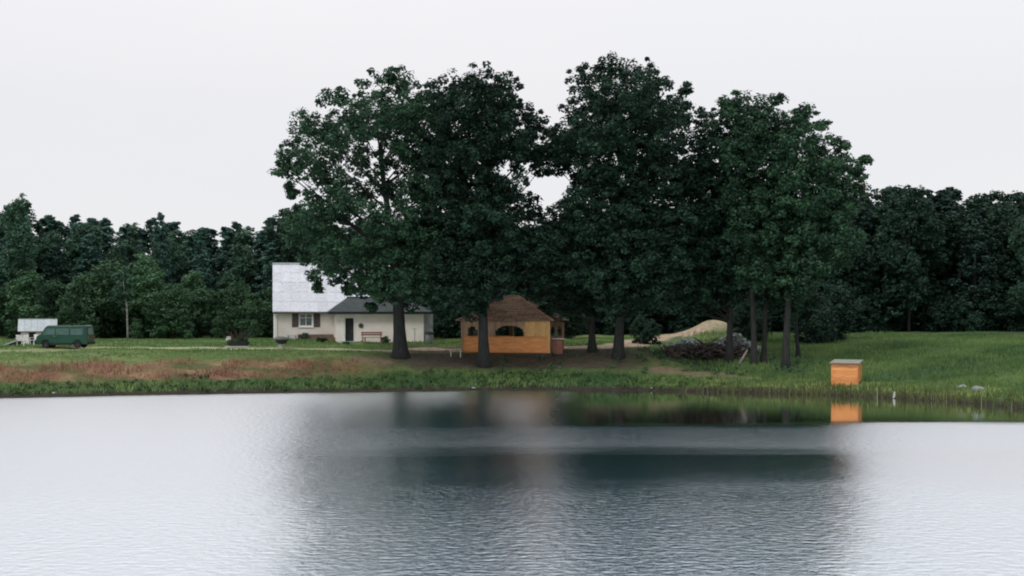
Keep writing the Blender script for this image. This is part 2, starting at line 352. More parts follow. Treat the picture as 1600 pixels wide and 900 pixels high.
fm = N('ShaderNodeMapRange'); fm.inputs[3].default_value = .78; fm.inputs[4].default_value = 1; fm.inputs[2].default_value = .6; L(fr.outputs[0], fm.inputs[0])
L(fm.outputs[0], ms.inputs[0]); L(dif.outputs[0], ms.inputs[1]); L(gloss.outputs[0], ms.inputs[2]); L(ms.outputs[0], out.inputs[0])
me.materials.append(wm); o = bpy.data.objects.new('pond_water', me); COL.objects.link(o); tag(o, kind='structure')

# ------------------------------------------------------------------ leaves
def leaf_arrays(cen, nrm, size, aspect=.6):
    """a folded-free rhombic leaf quad per centre"""
    n = len(cen); nrm = nrm/np.maximum(np.linalg.norm(nrm, axis=1, keepdims=True), 1e-6)
    r = rng.normal(size=(n, 3)); a = np.cross(nrm, r); a /= np.maximum(np.linalg.norm(a, axis=1, keepdims=True), 1e-6); b = np.cross(nrm, a)
    s = (size if hasattr(size, '__len__') else np.full(n, size))[:, None]*rng.uniform(.7, 1.3, (n, 1))
    a = a*s; b = b*s*aspect
    return np.stack([cen-a, cen-b+a*.15, cen+a, cen+b+a*.15], 1)
def quad_obj(name, V, tone, mat_, parent=None):
    """V: (n,4,3) quads; tone: (n,)"""
    n = len(V); me = bpy.data.meshes.new(name); me.vertices.add(n*4); me.vertices.foreach_set('co', V.astype(np.float32).ravel())
    me.loops.add(n*4); me.polygons.add(n); me.loops.foreach_set('vertex_index', np.arange(n*4, dtype=np.int32)); me.polygons.foreach_set('loop_start', np.arange(n, dtype=np.int32)*4)
    me.update(calc_edges=True)
    av = me.attributes.new('tone', 'FLOAT', 'POINT'); av.data.foreach_set('value', np.repeat(np.clip(tone, 0, 1), 4).astype(np.float32))
    me.materials.append(mat_); o = bpy.data.objects.new(name, me); COL.objects.link(o)
    if parent: o.parent = parent
    return o
def clumps(cen, rad, per, leaf, flat=.7, up=.8):
    """leaf clumps round each centre -> quads and tones"""
    k = len(cen); idx = np.repeat(np.arange(k), per)
    d = rng.normal(size=(len(idx), 3)); d /= np.linalg.norm(d, axis=1, keepdims=True)
    d = d*rng.uniform(.35, 1, (len(idx), 1))**.7
    rr = (rad if hasattr(rad, '__len__') else np.full(k, rad))[idx][:, None]
    p = cen[idx]+d*rr*np.array([1, 1, flat])
    nrm = d+np.array([0, 0, up])+rng.normal(size=d.shape)*.45
    tone = np.clip(rng.uniform(0, 1, k)[idx]*.75+rng.uniform(0, .25, len(idx)), 0, 1)
    return leaf_arrays(p, nrm, leaf), tone
def shell_points(c, r, n, inner=.45):
    d = rng.normal(size=(n, 3)); d /= np.linalg.norm(d, axis=1, keepdims=True)
    return np.array(c)+d*np.array(r)*rng.uniform(inner, 1, (n, 1))

# ------------------------------------------------------------------ the big trees
def big_tree(name, tpx, bpy_, Yt, tw, lobes, leafmat, label, cat='tree', lean=0, dens=1.0, top=None, group='old trees standing on the far shore', stems=None, barkm=None):
    base = at(tpx, Yt); sc_ = F/Yt
    root = thing(name, base, 0, label, cat, group)
    L3 = []; pxs = [l[0] for l in lobes]; cx = (min(pxs)+max(pxs))/2; half = (max(pxs)-min(pxs))/2/sc_+1
    zs = []
    for (px, py, r) in lobes:
        rm = r/sc_; x = (px-800)/sc_-base.x; z = CH+(HZ-py)/sc_-base.z
        dx = (px-cx)/sc_; dep = math.sqrt(max(half*half-dx*dx, .5))
        # several depths so the crown is round from every side
        k = 3 if r >= 34 else (2 if r >= 26 else 1)
        for j in range(k):
            yy = 0 if k == 1 else (-1+2*j/(k-1))*dep*.62
            yy += random.uniform(-.18, .18)*dep
            f = 1 if j == 0 else random.uniform(.85, 1)
            L3.append((Vector((x+random.uniform(-.2, .2), yy, z)), rm*f))
    cs, rs = [], []
    for c, r in L3:
        r *= 1.06; n = max(9, int(30*dens*r*r/3.2)); p = shell_points(c, (r, r, r*.92), n)
        cs.append(p); rs.append(rng.uniform(.42, .8, n)*min(1, .55+r*.3))
    for c, r in [l for l in L3 if l[1] > .75]:   # stray sprays beyond the lobes for a ragged edge
        for q_ in range(4):
            d = Vector((random.gauss(0, 1), random.gauss(0, .6), random.gauss(.25, .8))).normalized()
            cs.append(np.array([c+d*r*random.uniform(.98, 1.2)])); rs.append(np.array([random.uniform(.22, .42)]))
    cs = np.concatenate(cs); rs = np.concatenate(rs)
    # outlying twigs for a ragged edge
    Vq, tn = clumps(cs, rs, 48, .14)
    quad_obj('crown', Vq, tn, leafmat, root)
    # trunk and limbs
    bk = barkm or M['bark']; tr = tw/2/sc_
    zc = [c.z for c, r in L3]; ztop = min(zc)+(max(zc)-min(zc))*.72
    zlow = min(zc)
    xc = (cx-800)/sc_-base.x
    pts, rad = [], []
    nseg = 14
    for i in range(nseg+1):
        f = i/nseg; z = -.6+(ztop+.6)*f
        x = lean*z+(xc*.55)*ss(.3, 1, f)+math.sin(f*7+tpx)*.12; y = math.cos(f*6+tpx)*.12
        pts.append((x, y, z)); fl = 1+.75*math.exp(-max(z, 0)/.55)
        rad.append(tr*fl*(1-.80*f**1.1))
    MB().tube(pts, rad, 14).build('trunk', bk, root, smooth=True)
    big = [l for l in L3 if l[1]*sc_ > 27]
    random.shuffle(big)
    small = [l for l in L3 if l[1]*sc_ <= 27][:12]
    for c, r in big[:26]+small:
        # leave the trunk below the lobe, rise in a curve
        zst = max(zlow*.72, min(c.z-abs(c.x-xc*.3)*.75-1.0, ztop*.9)); f = (zst+.6)/(ztop+.6)
        i = min(int(f*nseg), nseg-1); k = f*nseg-i
        p0 = Vector(pts[i]).lerp(Vector(pts[i+1]), k); r0 = rad[i]*(1-k)+rad[i+1]*k
        mid = p0.lerp(c, .5)+Vector((random.uniform(-.4, .4), random.uniform(-.4, .4), random.uniform(-.6, .1)))
        P_, Q_ = [], []
        for s in range(8):
            g = s/7; p = p0.lerp(mid, g).lerp(mid.lerp(c, g), g); P_.append(p); Q_.append(max(.02, min(r0*.42, .17)*(1-.85*g)))
        mb = MB().tube(P_, Q_, 6)
        for q_ in range(3):
            s = random.randint(3, 6); e = P_[s]+Vector((random.gauss(0, 1), random.gauss(0, 1), random.uniform(0, 1.2))).normalized()*r*.9
            mb.tube([P_[s], P_[s].lerp(e, .5)+Vector((0, 0, .1)), e], [Q_[s]*.7, Q_[s]*.45, .012], 4)
        mb.build('limb', bk, root, smooth=True)
    return root
T1 = [(450,245,20),(478,212,24),(465,275,22),(440,262,14),(505,205,26),(500,255,32),(540,172,28),(545,225,32),(585,140,24),(590,190,34),(612,122,16),(630,128,22),(640,175,34),(655,235,34),
      (600,245,22),(548,285,22),(500,300,24),(495,345,34),(470,365,26),(520,375,30),(540,325,20),(590,345,26),(625,300,24),(662,300,34),(530,400,34),(488,400,22),(580,400,38),(630,385,40),(630,345,30),
      (502,432,14),(500,450,9),(528,432,16),(588,442,28),(640,445,30),(560,436,18),(680,360,36),(670,410,36),(610,455,24),(545,452,10),(583,480,8),(570,450,18),(640,468,18),(600,440,26),(668,455,22),(548,312,28),(575,290,22),(612,292,22),(590,265,20),(530,290,20),(560,255,20),(520,230,22),(600,160,20),(560,200,24),(450,330,14),(455,300,9),(640,262,24),(625,215,22),(525,328,24),(468,240,20),(672,190,30),(668,150,18),(690,225,28)]
T2 = [(700,148,30),(745,138,28),(735,128,18),(785,148,26),(770,180,38),(720,190,38),(812,175,18),(828,190,14),(700,245,40),(750,245,42),(798,228,34),(835,232,24),(855,215,18),(700,300,38),(750,305,42),(788,300,30),
      (720,360,44),(770,360,44),(815,350,30),(700,410,38),(750,420,46),(800,400,42),(830,385,30),(720,462,32),(762,436,34),(850,390,28),(836,196,22),(856,240,22),(846,262,15),(824,325,24),(852,345,18),(825,255,24),(690,455,26),(800,425,24),(840,425,24),(700,485,14),(660,350,30),(740,485,16)]
T3 = [(965,106,24),(935,112,24),(1000,112,24),(905,132,22),(1028,136,24),(880,235,28),(868,262,18),(888,350,26),(1045,160,18),(898,172,22),(950,155,36),(1000,165,36),(1040,185,26),(1074,138,9),(1068,158,14),(1062,185,20),(886,200,22),(872,225,20),(925,215,38),(975,220,42),(1030,225,36),
      (895,262,24),(930,275,38),(980,280,42),(1035,280,40),(905,325,30),(950,335,44),(1005,340,46),(890,365,30),(930,390,44),(985,400,48),(1040,350,40),(890,420,34),(940,450,40),(990,455,38),(1040,410,42),(1030,460,30),(965,480,14)]
T4 = [(862,362,24),(880,322,12),(885,390,30),(905,425,34),(868,425,28),(930,440,36),(862,375,20),(880,470,26),(915,480,22),(945,480,20),(840,455,20),(850,490,12)]
T5 = [(1082,215,24),(1102,188,18),(1112,228,30),(1085,270,34),(1122,280,34),(1090,330,40),(1130,340,40),(1080,390,40),(1120,400,42),(1095,445,32),(1140,450,30),(1070,440,24),(1060,470,20),(1110,475,18)]
T6 = [(1150,178,26),(1188,168,22),(1215,155,12),(1175,205,34),(1212,198,28),(1150,240,34),(1195,250,36),(1160,300,38),(1200,310,38),(1165,360,40),(1200,370,38),(1180,420,38),(1165,452,24),(1135,160,12),(1135,195,20)]
T7 = [(1250,172,14),(1238,198,22),(1265,188,18),(1290,195,10),(1250,225,32),(1285,235,24),(1308,228,12),(1240,270,36),(1285,272,34),(1320,255,20),(1343,262,12),(1352,250,7),(1322,288,24),(1342,300,14),(1240,320,38),(1290,325,38),(1325,320,22),(1250,375,42),(1295,370,36),(1240,430,38),(1278,412,30),(1318,385,20),(1250,455,22)]
T8 = [(1205,400,28),(1215,440,30),(1195,455,24),(1225,470,22),(1210,360,24)]
T9 = [(1255,440,22),(1262,465,18),(1245,480,14)]
big_tree('oak_tree', 624, 545, 118, 21, T1, M['oak'], 'broad spreading tree with airy crown in front of the white house wing', dens=.82)
big_tree('oak_tree', 757, 550, 116.5, 17, T2, M['oak_dark'], 'dense round tree whose trunk stands before the orange gazebo')
big_tree('oak_tree', 967, 553, 119, 16, T3, M['oak_dark'], 'tallest tree of the row, with straight trunk right of the gazebo')
big_tree('oak_tree', 927, 549, 122, 11, T4, M['oak_dark'], 'low dark tree with thin trunk between gazebo and tallest tree')
big_tree('oak_tree', 1142, 548, 120, 11, T5, M['oak_dark'], 'dark tree leaning over the pile of dead wood', lean=-.02)
big_tree('oak_tree', 1176, 560, 117.5, 10, T6, M['oak'], 'tall slim tree right of the dead wood pile, left of the rightmost broad tree')
big_tree('oak_tree', 1230, 562, 116, 12, T7, M['oak'], 'rightmost broad tree of the row with crown reaching out to the right')
big_tree('oak_tree', 1193, 560, 118.4, 9, T8, M['oak_dark'], 'slim dark tree crowded beside the tall slim one', top=None)
big_tree('oak_tree', 1245, 548, 121.5, 7, T9, M['wood_dark'], 'small young tree just behind the rightmost broad tree')

# ------------------------------------------------------------------ forest
def proto_conifer(i, h, lm, barkm):
    root = thing('pine_tree', (0, 0, 0)); cs, rs = [], []
    n = int(h*11)
    for k in range(n):
        f = random.uniform(.16, 1)**.9; R_ = (1-f)**.75*h*.17+.22; a = random.uniform(0, 6.283); r = R_*random.uniform(.35, 1)
        cs.append((r*math.cos(a), r*math.sin(a), f*h)); rs.append(.2+.5*(1-f)+random.uniform(0, .15))
    V, tn = clumps(np.array(cs), np.array(rs), 26, .17, .6, .5)
    quad_obj('crown', V, tn, lm, root)
    MB().tube([(0, 0, -.5), (.05, 0, h*.4), (0, .05, h*.97)], [.2, .14, .02], 7).build('trunk', barkm, root, smooth=True)
    return root
def proto_leafy(name, i, h, wd, lm, barkm, low=.12, leaf=.24):
    root = thing(name, (0, 0, 0)); cs, rs = [], []
    for k in range(11):
        f = low+.1+(1-low-.2)*(k+random.random())/11; prof = math.sin(math.pi*min(1, (f-low*.3))**.8)**.6
        a = random.uniform(0, 6.283); q = wd*.5*prof*random.uniform(.25, .75)
        r = wd*random.uniform(.2, .3)*(.6+.4*prof)
        p = shell_points((q*math.cos(a), q*math.sin(a), f*h), (r, r, r*1.05), int(13*r*r/1.5)+9, .5)
        cs.append(p); rs.append(rng.uniform(.35, .7, len(p)))
    p = shell_points((0, 0, h*.93), (wd*.14, wd*.14, h*.07), 8); cs.append(p); rs.append(np.full(8, .4))
    V, tn = clumps(np.concatenate(cs), np.concatenate(rs), 30, leaf*.72)
    quad_obj('crown', V, tn, lm, root)
    MB().tube([(0, 0, -.5), (.1, 0, h*.3), (-.05, .1, h*.85)], [.19, .13, .03], 7).build('trunk', barkm, root, smooth=True)
    return root
H0 = 14.0
con_l = [proto_conifer(i, H0, M['pine'], M['bark']) for i in range(4)]
con_d = [proto_conifer(i, H0, M['pine_dark'], M['bark']) for i in range(3)]
lf_l = [proto_leafy('leafy_tree', i, H0, 6.5, M['wood_leaf'], M['bark']) for i in range(3)]
lf_d = [proto_leafy('leafy_tree', i, H0, 7, M['wood_dark'], M['bark'], .05) for i in range(4)]
bush = [proto_leafy('willow_bush', i, 7.0, 5.2, M['willow'], M['bark'], -.05, .2) for i in range(4)]
bush_d = [proto_leafy('undergrowth_bush', i, 5.0, 5.5, M['wood_dark'], M['bark'], -.1, .2) for i in range(3)]
used = set()
def place(pro, px, Y_, top_py=None, hgt=None, label='', cat='tree', group='', sxy=1):
    o = pro if id(pro) not in used else copy_tree(pro); used.add(id(pro))
    b = at(px, Y_); ph = 7.0 if pro in bush else (5.0 if pro in bush_d else H0)
    h = hgt if hgt else (CH+(HZ-top_py)/F*Y_-b.z)
    s = h/ph; o.location = b; o.rotation_euler = (0, 0, random.uniform(0, 6.28)); o.scale = (s*sxy, s*sxy, s)
    tag(o, label, cat, group); return o
SKX = [-400, 0, 20, 34, 52, 66, 100, 150, 190, 225, 250, 275, 330, 400, 430, 450, 470, 500, 700, 850, 1000, 1200, 1330, 1360, 1420, 1450, 1480, 1600, 2000]
SKY = [330, 330, 312, 305, 322, 338, 344, 332, 346, 348, 334, 344, 348, 350, 338, 322, 318, 335, 350, 345, 330, 310, 298, 292, 284, 300, 296, 298, 300]
depth_ = ['in the front row', 'in the second row', 'deep inside', 'at the back', 'at the very back']
def where(px):
    for lim, w_ in ((20, 'left of the hut'), (95, 'above the hut'), (150, 'above the van'), (215, 'by the slender tree'), (290, 'left of the trough planter'), (345, 'just left of the planter'), (400, 'above the planter'),
                    (520, 'behind the pale roof'), (620, 'behind the wing roof'), (700, 'left of the gazebo'), (790, 'behind the gazebo, left'), (880, 'behind the gazebo, right'), (960, 'left of the tallest tree'),
                    (1040, 'right of the tallest tree'), (1135, 'behind the sand mound'), (1200, 'behind the two slim trees'), (1270, 'behind the broad right tree'), (1340, 'left of the box hut'), (1390, 'above the box hut'), (1450, 'right of the box hut'), (1530, 'above the pale stones')):
        if px < lim: return w_
    return 'at the right edge'
rows = [(160, 0, .85), (164.5, 5, .93), (169, 2, .99), (174, 6, 1.0), (180, 0, 1.0)]
for ri, (Yr, off, hf) in enumerate(rows):
    px = -190+off*7
    while px < 1800:
        Yc = Yr+random.uniform(-1.6, 1.6)-(4 if px > 1250 else 0)
        top = float(np.interp(px, SKX, SKY)); jit = random.uniform(-3, 11)*(1 if ri > 1 else 1.6)
        b = at(px, Yc); h = (CH+(HZ-top)/F*Yc-b.z)*hf-jit/F*Yc
        if px < 425:
            pool, lab = ((con_l, 'blue-green pine in the forest edge left of the house') if random.random() < .68 else (lf_l, 'leafy green tree among the pines left of the house'))
        elif px < 1290:
            pool, lab = ((con_d, 'dark conifer in the wood behind the big trees') if random.random() < .3 else (lf_d, 'dark leafy tree in the wood behind the big trees'))
        else:
            pool, lab = ((con_d, 'dark conifer in the wood at the right meadow edge') if random.random() < .3 else (lf_d, 'dark leafy tree in the wood at the right meadow edge'))
        sx = random.uniform(.95, 1.25)*(1.35 if pool is con_l or pool is con_d else 1)
        kind_ = lab.split(' in the ')[0].split(' among ')[0]; lab = kind_+' '+depth_[ri]+' of the wood '+where(px)
        place(random.choice(pool), px, Yc, hgt=h, label=lab, group=lab+' (forest)', sxy=sx)
        px += random.uniform(3.0, 4.6)*F/Yc*(1.0 if pool in (con_l, con_d) else 1.15)
place(lf_l[0], 38, 157, 303, label='tall rounded tree rising above the pines at far left', group=None, sxy=.8)
place(lf_d[0], 466, 156, 318, label='tall dark tree rising behind the pale roof of the house', sxy=.8)
place(con_l[0], 250, 158, 334, label='pointed pine standing above its neighbours at the left skyline', sxy=.9)
place(lf_d[1], 1420, 154, 284, label='tallest rounded tree on the right skyline', sxy=.85)
place(lf_l[1], 1604, 150, 330, label='paler tree at the right edge of the photo before the dark wood', sxy=.7)
# bushy willows in front of the left forest
for (px, Yb, top) in [(-40,150,440),(15,152,450),(52,150,425),(90,153,440),(125,151,430),(160,150,415),(205,153,430),(240,152,420),(262,149,445),(300,153,425),(335,152,455),(365,153,440),(395,151,455),(420,154,450),(232,155,400),(180,156,410),(345,149,485),(290,148,492),(100,148,480),(140,148,495),(60,148,500),(215,148,497),(395,147.5,500)]:
    lw = ('tall' if top < 428 else 'low' if top > 470 else 'middling')+' light green willow bush '+where(px); place(random.choice(bush), px, Yb, top, label=lw, cat='bush', group='willow bushes before the pines, '+lw, sxy=random.uniform(.9, 1.2))
for px in range(520, 1780, 34):
    if 1075 < px < 1150: continue
    top = random.uniform(440, 475)
    place(random.choice(bush_d), px+random.uniform(-8, 8), (157 if px < 1000 else 160 if px < 1250 else 156)+random.uniform(-2, 1), top, label='dark bush at the foot of the wood '+where(px), cat='bush', group='undergrowth bushes '+where(px), sxy=1.15)
for px, Yb, top in [(1000,140,495),(1020,139,502),(712,147,430),(697,146,460),(872,146,430),(1262,133,455),(1285,135,470),(1310,138,450),(1155,140,480),(1170,136,470)]:
    place(random.choice(bush_d), px, Yb, top, label='dark bush growing between the trunks '+where(px), cat='bush', group='bushes between trunks '+where(px), sxy=.9)
for px in range(-150, 1800, 42):
    place(random.choice(bush_d), px, 184, hgt=random.uniform(6, 8), label='dark undergrowth bush behind the last trees of the wood '+where(px), cat='bush', group='back undergrowth '+where(px), sxy=1.1)
# slender pale-stemmed tree left of centre
b = at(200, 146); root = thing('birch_tree', b, 0, 'slender tree with pale foot standing before the forest right of the van', 'tree')
MB().tube([(0, 0, -.3), (-.05, 0, 1.2), (-.12, 0, 3.4), (-.5, 0, 6)], [.13, .10, .07, .03], 8).build('trunk', M['bark_pale'], root, smooth=True)
V, tn = clumps(shell_points((-.5, 0, 5.6), (1.1, 1.1, 1.8), 36), .4, 20, .14); quad_obj('crown', V, tn, M['wood_leaf'], root)
for p_ in con_l+con_d+lf_l+lf_d+bush+bush_d:
    if id(p_) not in used:
        for ch in list(p_.children): bpy.data.objects.remove(ch)
        bpy.data.objects.remove(p_)

# ------------------------------------------------------------------ farmhouse
hb = Vector((-17.5, 141, float(H(-17.5, 141))))
house = thing('farmhouse', (0, 0, 0), 0, 'cream farmhouse with steep pale grey roof and low dark-roofed front wing', 'house')
house.location = hb; HR = R(9.5); house.rotation_euler = (0, 0, HR)
def hw_(x, y, z): return hb+Matrix.Rotation(HR, 3, 'Z') @ Vector((x-hb.x, y-hb.y, z-hb.z))
def h_(x, y, z): return (x-hb.x, y-hb.y, z-hb.z)
def hbox(x0, x1, y0, y1, z0, z1): return (x0-hb.x, x1-hb.x, y0-hb.y, y1-hb.y, z0-hb.z, z1-hb.z)
MX0, MX1, MY0, MY1, ME, MR = -23.5, -11.4, 141.0, 150.6, 6.25, 11.05
my = (MY0+MY1)/2
# main walls with a real opening for the window
wl = MB(); zb = 2.9; wx0, wx1, wz0, wz1 = -21.05, -19.75, 4.73, 6.02
wl.box(*hbox(MX0, wx0, MY0, MY0+.3, zb, ME)); wl.box(*hbox(wx1, MX1, MY0, MY0+.3, zb, ME))
wl.box(*hbox(wx0, wx1, MY0+.002, MY0+.3, zb, wz0)); wl.box(*hbox(wx0, wx1, MY0+.002, MY0+.3, wz1, ME))
wl.build('wall', M['render'], house); part('wall', M['render'], house, hbox(MX0, MX1, MY1-.3, MY1, zb, ME))
for gx0 in (MX0, MX1-.3):
    g = MB(); a = [h_(gx0+.005, MY0+.31, zb), h_(gx0+.005, MY1-.31, zb), h_(gx0+.005, MY1-.31, ME+.28), h_(gx0+.005, my, MR-.1), h_(gx0+.005, MY0+.31, ME+.28)]
    bq = [(x+.29, y, z) for x, y, z in a]
    g.add(a+bq, [(0,1,2,3,4), (9,8,7,6,5)]+[(i, i+5, (i+1)%5+5, (i+1)%5) for i in range(5)]); g.build('gable_wall', M['render'], house)
part('plinth', M['plinth'], house, hbox(-21.2, -17.75, MY0-.28, MY0-.01, 2.9, 3.95))
part('corner_board', M['white'], house, hbox(MX0-.06, MX0+.14, MY0-.04, MY0-.003, zb, ME-.05))
# roof of standing sheets
ns = 14; x0r, x1r = MX0-.15, MX1+.15; ey, ez = MY0-.45, ME-.12
nrm = Vector((0, -(MR-ez), my-ey)).normalized(); wsh = (x1r-x0r)/ns
for side in (1, -1):
    rows_ = 5
    for i in range(ns):
        for j in range(rows_ if side == 1 else 1):
            f0, f1 = (j/rows_, (j+1)/rows_+.01) if side == 1 else (0, 1)
            xa, xb = x0r+i*wsh+.006, x0r+(i+1)*wsh-.006
            if side == 1:
                p0 = (ey+(my-ey)*f0, ez+(MR-ez)*f0); p1 = (ey+(my-ey)*f1, ez+(MR-ez)*f1)
                lift = .05+random.uniform(0, .018)
                pts = [h_(xa, p0[0], p0[1]+lift+.012), h_(xb, p0[0], p0[1]+lift+.012), h_(xb, p1[0], p1[1]+lift-.012), h_(xa, p1[0], p1[1]+lift-.012)]
            else:
                pts = [h_(xb, 2*my-ey, ez+.05), h_(xa, 2*my-ey, ez+.05), h_(xa, my, MR+.05), h_(xb, my, MR+.05)]
            MB().slab(pts, .03).build('roof_sheet', M['metal_roof'], house)
rd = MB()
rd.slab([h_(x0r, ey+.03, ez), h_(x1r, ey+.03, ez), h_(x1r, my, MR), h_(x0r, my, MR)], .1)
rd.slab([h_(x1r, 2*my-ey-.03, ez), h_(x0r, 2*my-ey-.03, ez), h_(x0r, my+.01, MR), h_(x1r, my+.01, MR)], .1)
rd.build('roof_deck', M['metal_roof'], house)
part('ridge_cap', M['metal_roof'], house, hbox(x0r-.03, x1r+.03, my-.16, my+.16, MR+.03, MR+.12))
MB().tube([h_(x0r, ey-.06, ez-.06), h_(x1r, ey-.06, ez-.06)], .075, 8).build('gutter', M['shutter'], house)
MB().tube([h_(MX0+.25, ey-.02, ez-.1), h_(MX0+.25, MY0-.08, ez-.5), h_(MX0+.25, MY0-.08, 3.3)], .05, 8).build('downpipe', M['white'], house)
def window(xa, xb, yf, za, zc, shut=True):
    fr_ = MB(); t_ = .09
    fr_.box(*hbox(xa, xb, yf+.04, yf+.12, za, za+t_)).box(*hbox(xa, xb, yf+.04, yf+.12, zc-t_, zc))
    fr_.box(*hbox(xa, xa+t_, yf+.041, yf+.119, za+t_, zc-t_)).box(*hbox(xb-t_, xb, yf+.041, yf+.119, za+t_, zc-t_))
    xm = (xa+xb)/2; zt = zc-(zc-za)*.34
    fr_.box(*hbox(xm-.03, xm+.03, yf+.045, yf+.115, za+t_, zc-t_)).box(*hbox(xa+t_, xm-.03, yf+.05, yf+.11, zt-.025, zt+.025)).box(*hbox(xm+.03, xb-t_, yf+.05, yf+.11, zt-.025, zt+.025))
    wf = fr_.build('window', M['white'], house)
    for (p, q) in ((xa+t_, xm-.03), (xm+.03, xb-t_)):
        part('pane', M['glass'], wf, hbox(p, q, yf+.075, yf+.085, za+t_, zt-.025)); part('pane', M['glass'], wf, hbox(p, q, yf+.075, yf+.085, zt+.025, zc-t_))
        part('curtain', M['curtain'], wf, hbox(p+.02, q-.02, yf+.14, yf+.15, zt-.1, zc-t_)); part('curtain', M['curtain'], wf, hbox(p, p+.12, yf+.14, yf+.15, za+t_, zt-.11))
    part('sill', M['render2'], wf, hbox(xa-.12, xb+.12, yf-.1, yf-.003, za-.1, za-.01))
    if shut:
        for (p, q) in ((xa-.72, xa-.08), (xb+.1, xb+.74)):
            so = part('shutter', M['shutter'], house, hbox(p, q, yf-.05, yf-.006, za-.05, zc+.03))
            for k in range(9):
                z = za+.06+k*(zc-za-.15)/8; part('slat', M['shutter'], so, hbox(p+.06, q-.06, yf-.075, yf-.052, z-.035, z+.035))
window(wx0, wx1, MY0, wz0, wz1)
# wing
VX0, VX1, VY0, VY1, VE = -17.65, -9.35, 135.0, 140.99, 6.15
dx0, dx1, dz1 = -16.83, -16.02, 5.58
wl = MB()
wl.box(*hbox(VX0, dx0, VY0, VY0+.3, 2.8, VE)).box(*hbox(dx1, VX1, VY0, VY0+.3, 2.8, VE)).box(*hbox(dx0, dx1, VY0+.002, VY0+.3, dz1, VE)).box(*hbox(dx0, dx1, VY0+.002, VY0+.3, 2.8, 3.36))
wl.build('wing_wall', M['render2'], house)
part('wing_side_wall', M['render'], house, hbox(VX1-.3, VX1, VY0+.305, VY1, 2.8, VE-.01)); part('wing_side_wall', M['render'], house, hbox(VX0, VX0+.3, VY0+.305, VY1, 2.8, VE-.01))
part('wing_end_box', M['grey'], house, hbox(VX1+.01, VX1+.95, VY0+.5, VY0+4.5, 2.9, 5.95))  # added grey box standing in for the wing's dim right side wall
dr = part('door', M['door'], house, hbox(dx0+.04, dx1-.04, VY0+.16, VY0+.22, 3.38, dz1-.04))
MB().tube([h_(dx1-.14, VY0+.10, 4.3), h_(dx1-.14, VY0+.155, 4.3)], .03, 8).build('handle', M['steel'], dr)
part('door_frame', M['white'], house, hbox(dx0-.22, dx0-.01, VY0-.03, VY0-.004, 3.36, dz1+.12), hbox(dx1+.01, dx1+.1, VY0-.03, VY0-.004, 3.36, dz1+.12))
part('door_step', M['concrete'], house, hbox(-17.25, -15.8, VY0-.9, VY0-.005, 2.9, 3.38))
for x in (-14.45, -12.8, -11.1): part('pilaster', M['render2'], house, hbox(x, x+.08, VY0-.02, VY0-.004, 3.0, VE-.02))
# hipped dark roof of the wing
e0, e1, ef, eb = VX0-.75, VX1+.75, VY0-.6, 142.4; rz, ry, ra, rb = 7.52, 138.8, -16.5, -10.5
A, B, C_, D_ = h_(e0, ef, VE), h_(e1, ef, VE), h_(e1, eb, VE), h_(e0, eb, VE); P_, Q_ = h_(ra, ry, rz), h_(rb, ry, rz)
for pts in ([A, B, Q_, P_], [B, C_, Q_], [C_, D_, P_, Q_], [D_, A, P_]): MB().slab(pts, .09).build('wing_roof', M['dark_roof'], house)
def lerp3(a, b, k): return tuple(a[i]*(1-k)+b[i]*k for i in range(3))
def up3(a, d): return (a[0], a[1]-d*.4, a[2]+d)
for k in range(9):   # courses of felt strips on the front slope
    f0, f1 = k/9, (k+1)/9+.02
    a_, b_, c_, d_ = lerp3(A, P_, f0), lerp3(B, Q_, f0), lerp3(B, Q_, min(f1, 1)), lerp3(A, P_, min(f1, 1))
    MB().slab([up3(a_, .05), up3(b_, .05), up3(c_, .025), up3(d_, .025)], .02).build('roof_strip', M['dark_roof'], house)
MB().tube([up3(P_, .06), up3(Q_, .06)], .09, 8).build('wing_ridge', M['dark_roof'], house)
part('fascia', M['door'], house, hbox(e0, e1, ef-.03, ef-.002, VE-.2, VE-.03))

# things along the wing wall
def bench(name, loc, rz, w_, label, cat, mat_, back=True, group=None):
    r = thing(name, loc, rz, label, cat, group)
    for k in range(3): part('seat_plank', mat_, r, (-w_/2, w_/2, -.2+k*.15, -.07+k*.15, .42, .46))
    for x in (-w_/2+.15, w_/2-.15):
        for y in (-.18, .2): part('leg', mat_, r, (x-.04, x+.04, y-.04, y+.04, -.15, .42))
        if back: part('back_post', mat_, r, (x-.035, x+.035, .245, .29, .0, .98))
    if back:
        for k in range(2): part('back_plank', mat_, r, (-w_/2, w_/2, .21, .243, .62+k*.19, .76+k*.19))
    return r
def table(name, loc, rz, w_, d_, h0, label, cat, mt, ml, planks=5):
    r = thing(name, loc, rz, label, cat)
    for k in range(planks):
        y = -d_/2+k*d_/planks; part('table_plank', mt, r, (-w_/2, w_/2, y+.008, y+d_/planks-.008, h0-.05, h0))
    for x in (-w_/2+.2, w_/2-.2):
        for y in (-d_/2+.1, d_/2-.1): part('leg', ml, r, (x-.045, x+.045, y-.045, y+.045, -.2, h0-.05))
        part('crossbar', ml, r, (x-.03, x+.03, -d_/2+.15, d_/2-.15, h0-.17, h0-.055))
    return r
b = at(581, 134.3); bench('garden_bench', b, HR, 2.0, 'red-brown garden bench with backrest against the white wing wall', 'bench', M['redwood'])
b = at(583, 133.1); table('garden_table', b, HR, 1.9, .75, .62, 'low red-brown garden table in front of the bench by the white wall', 'table', M['redwood'], M['redwood'])
b = at(517, 134.0); bench('low_stool', b, .2, .9, 'small red-brown stool left of the house door', 'stool', M['redwood'], False)
b = at(456, 139.8); bench('plank_bench', b, 0, 1.0, 'small grey plank seat below the shuttered window', 'bench', M['grey'], False)
r = thing('wall_ornament', hw_(-15.35, VY0-.06, 4.85), HR, 'dark round wheel ornament hanging on white wall right of the door', 'ornament')
m = MB()
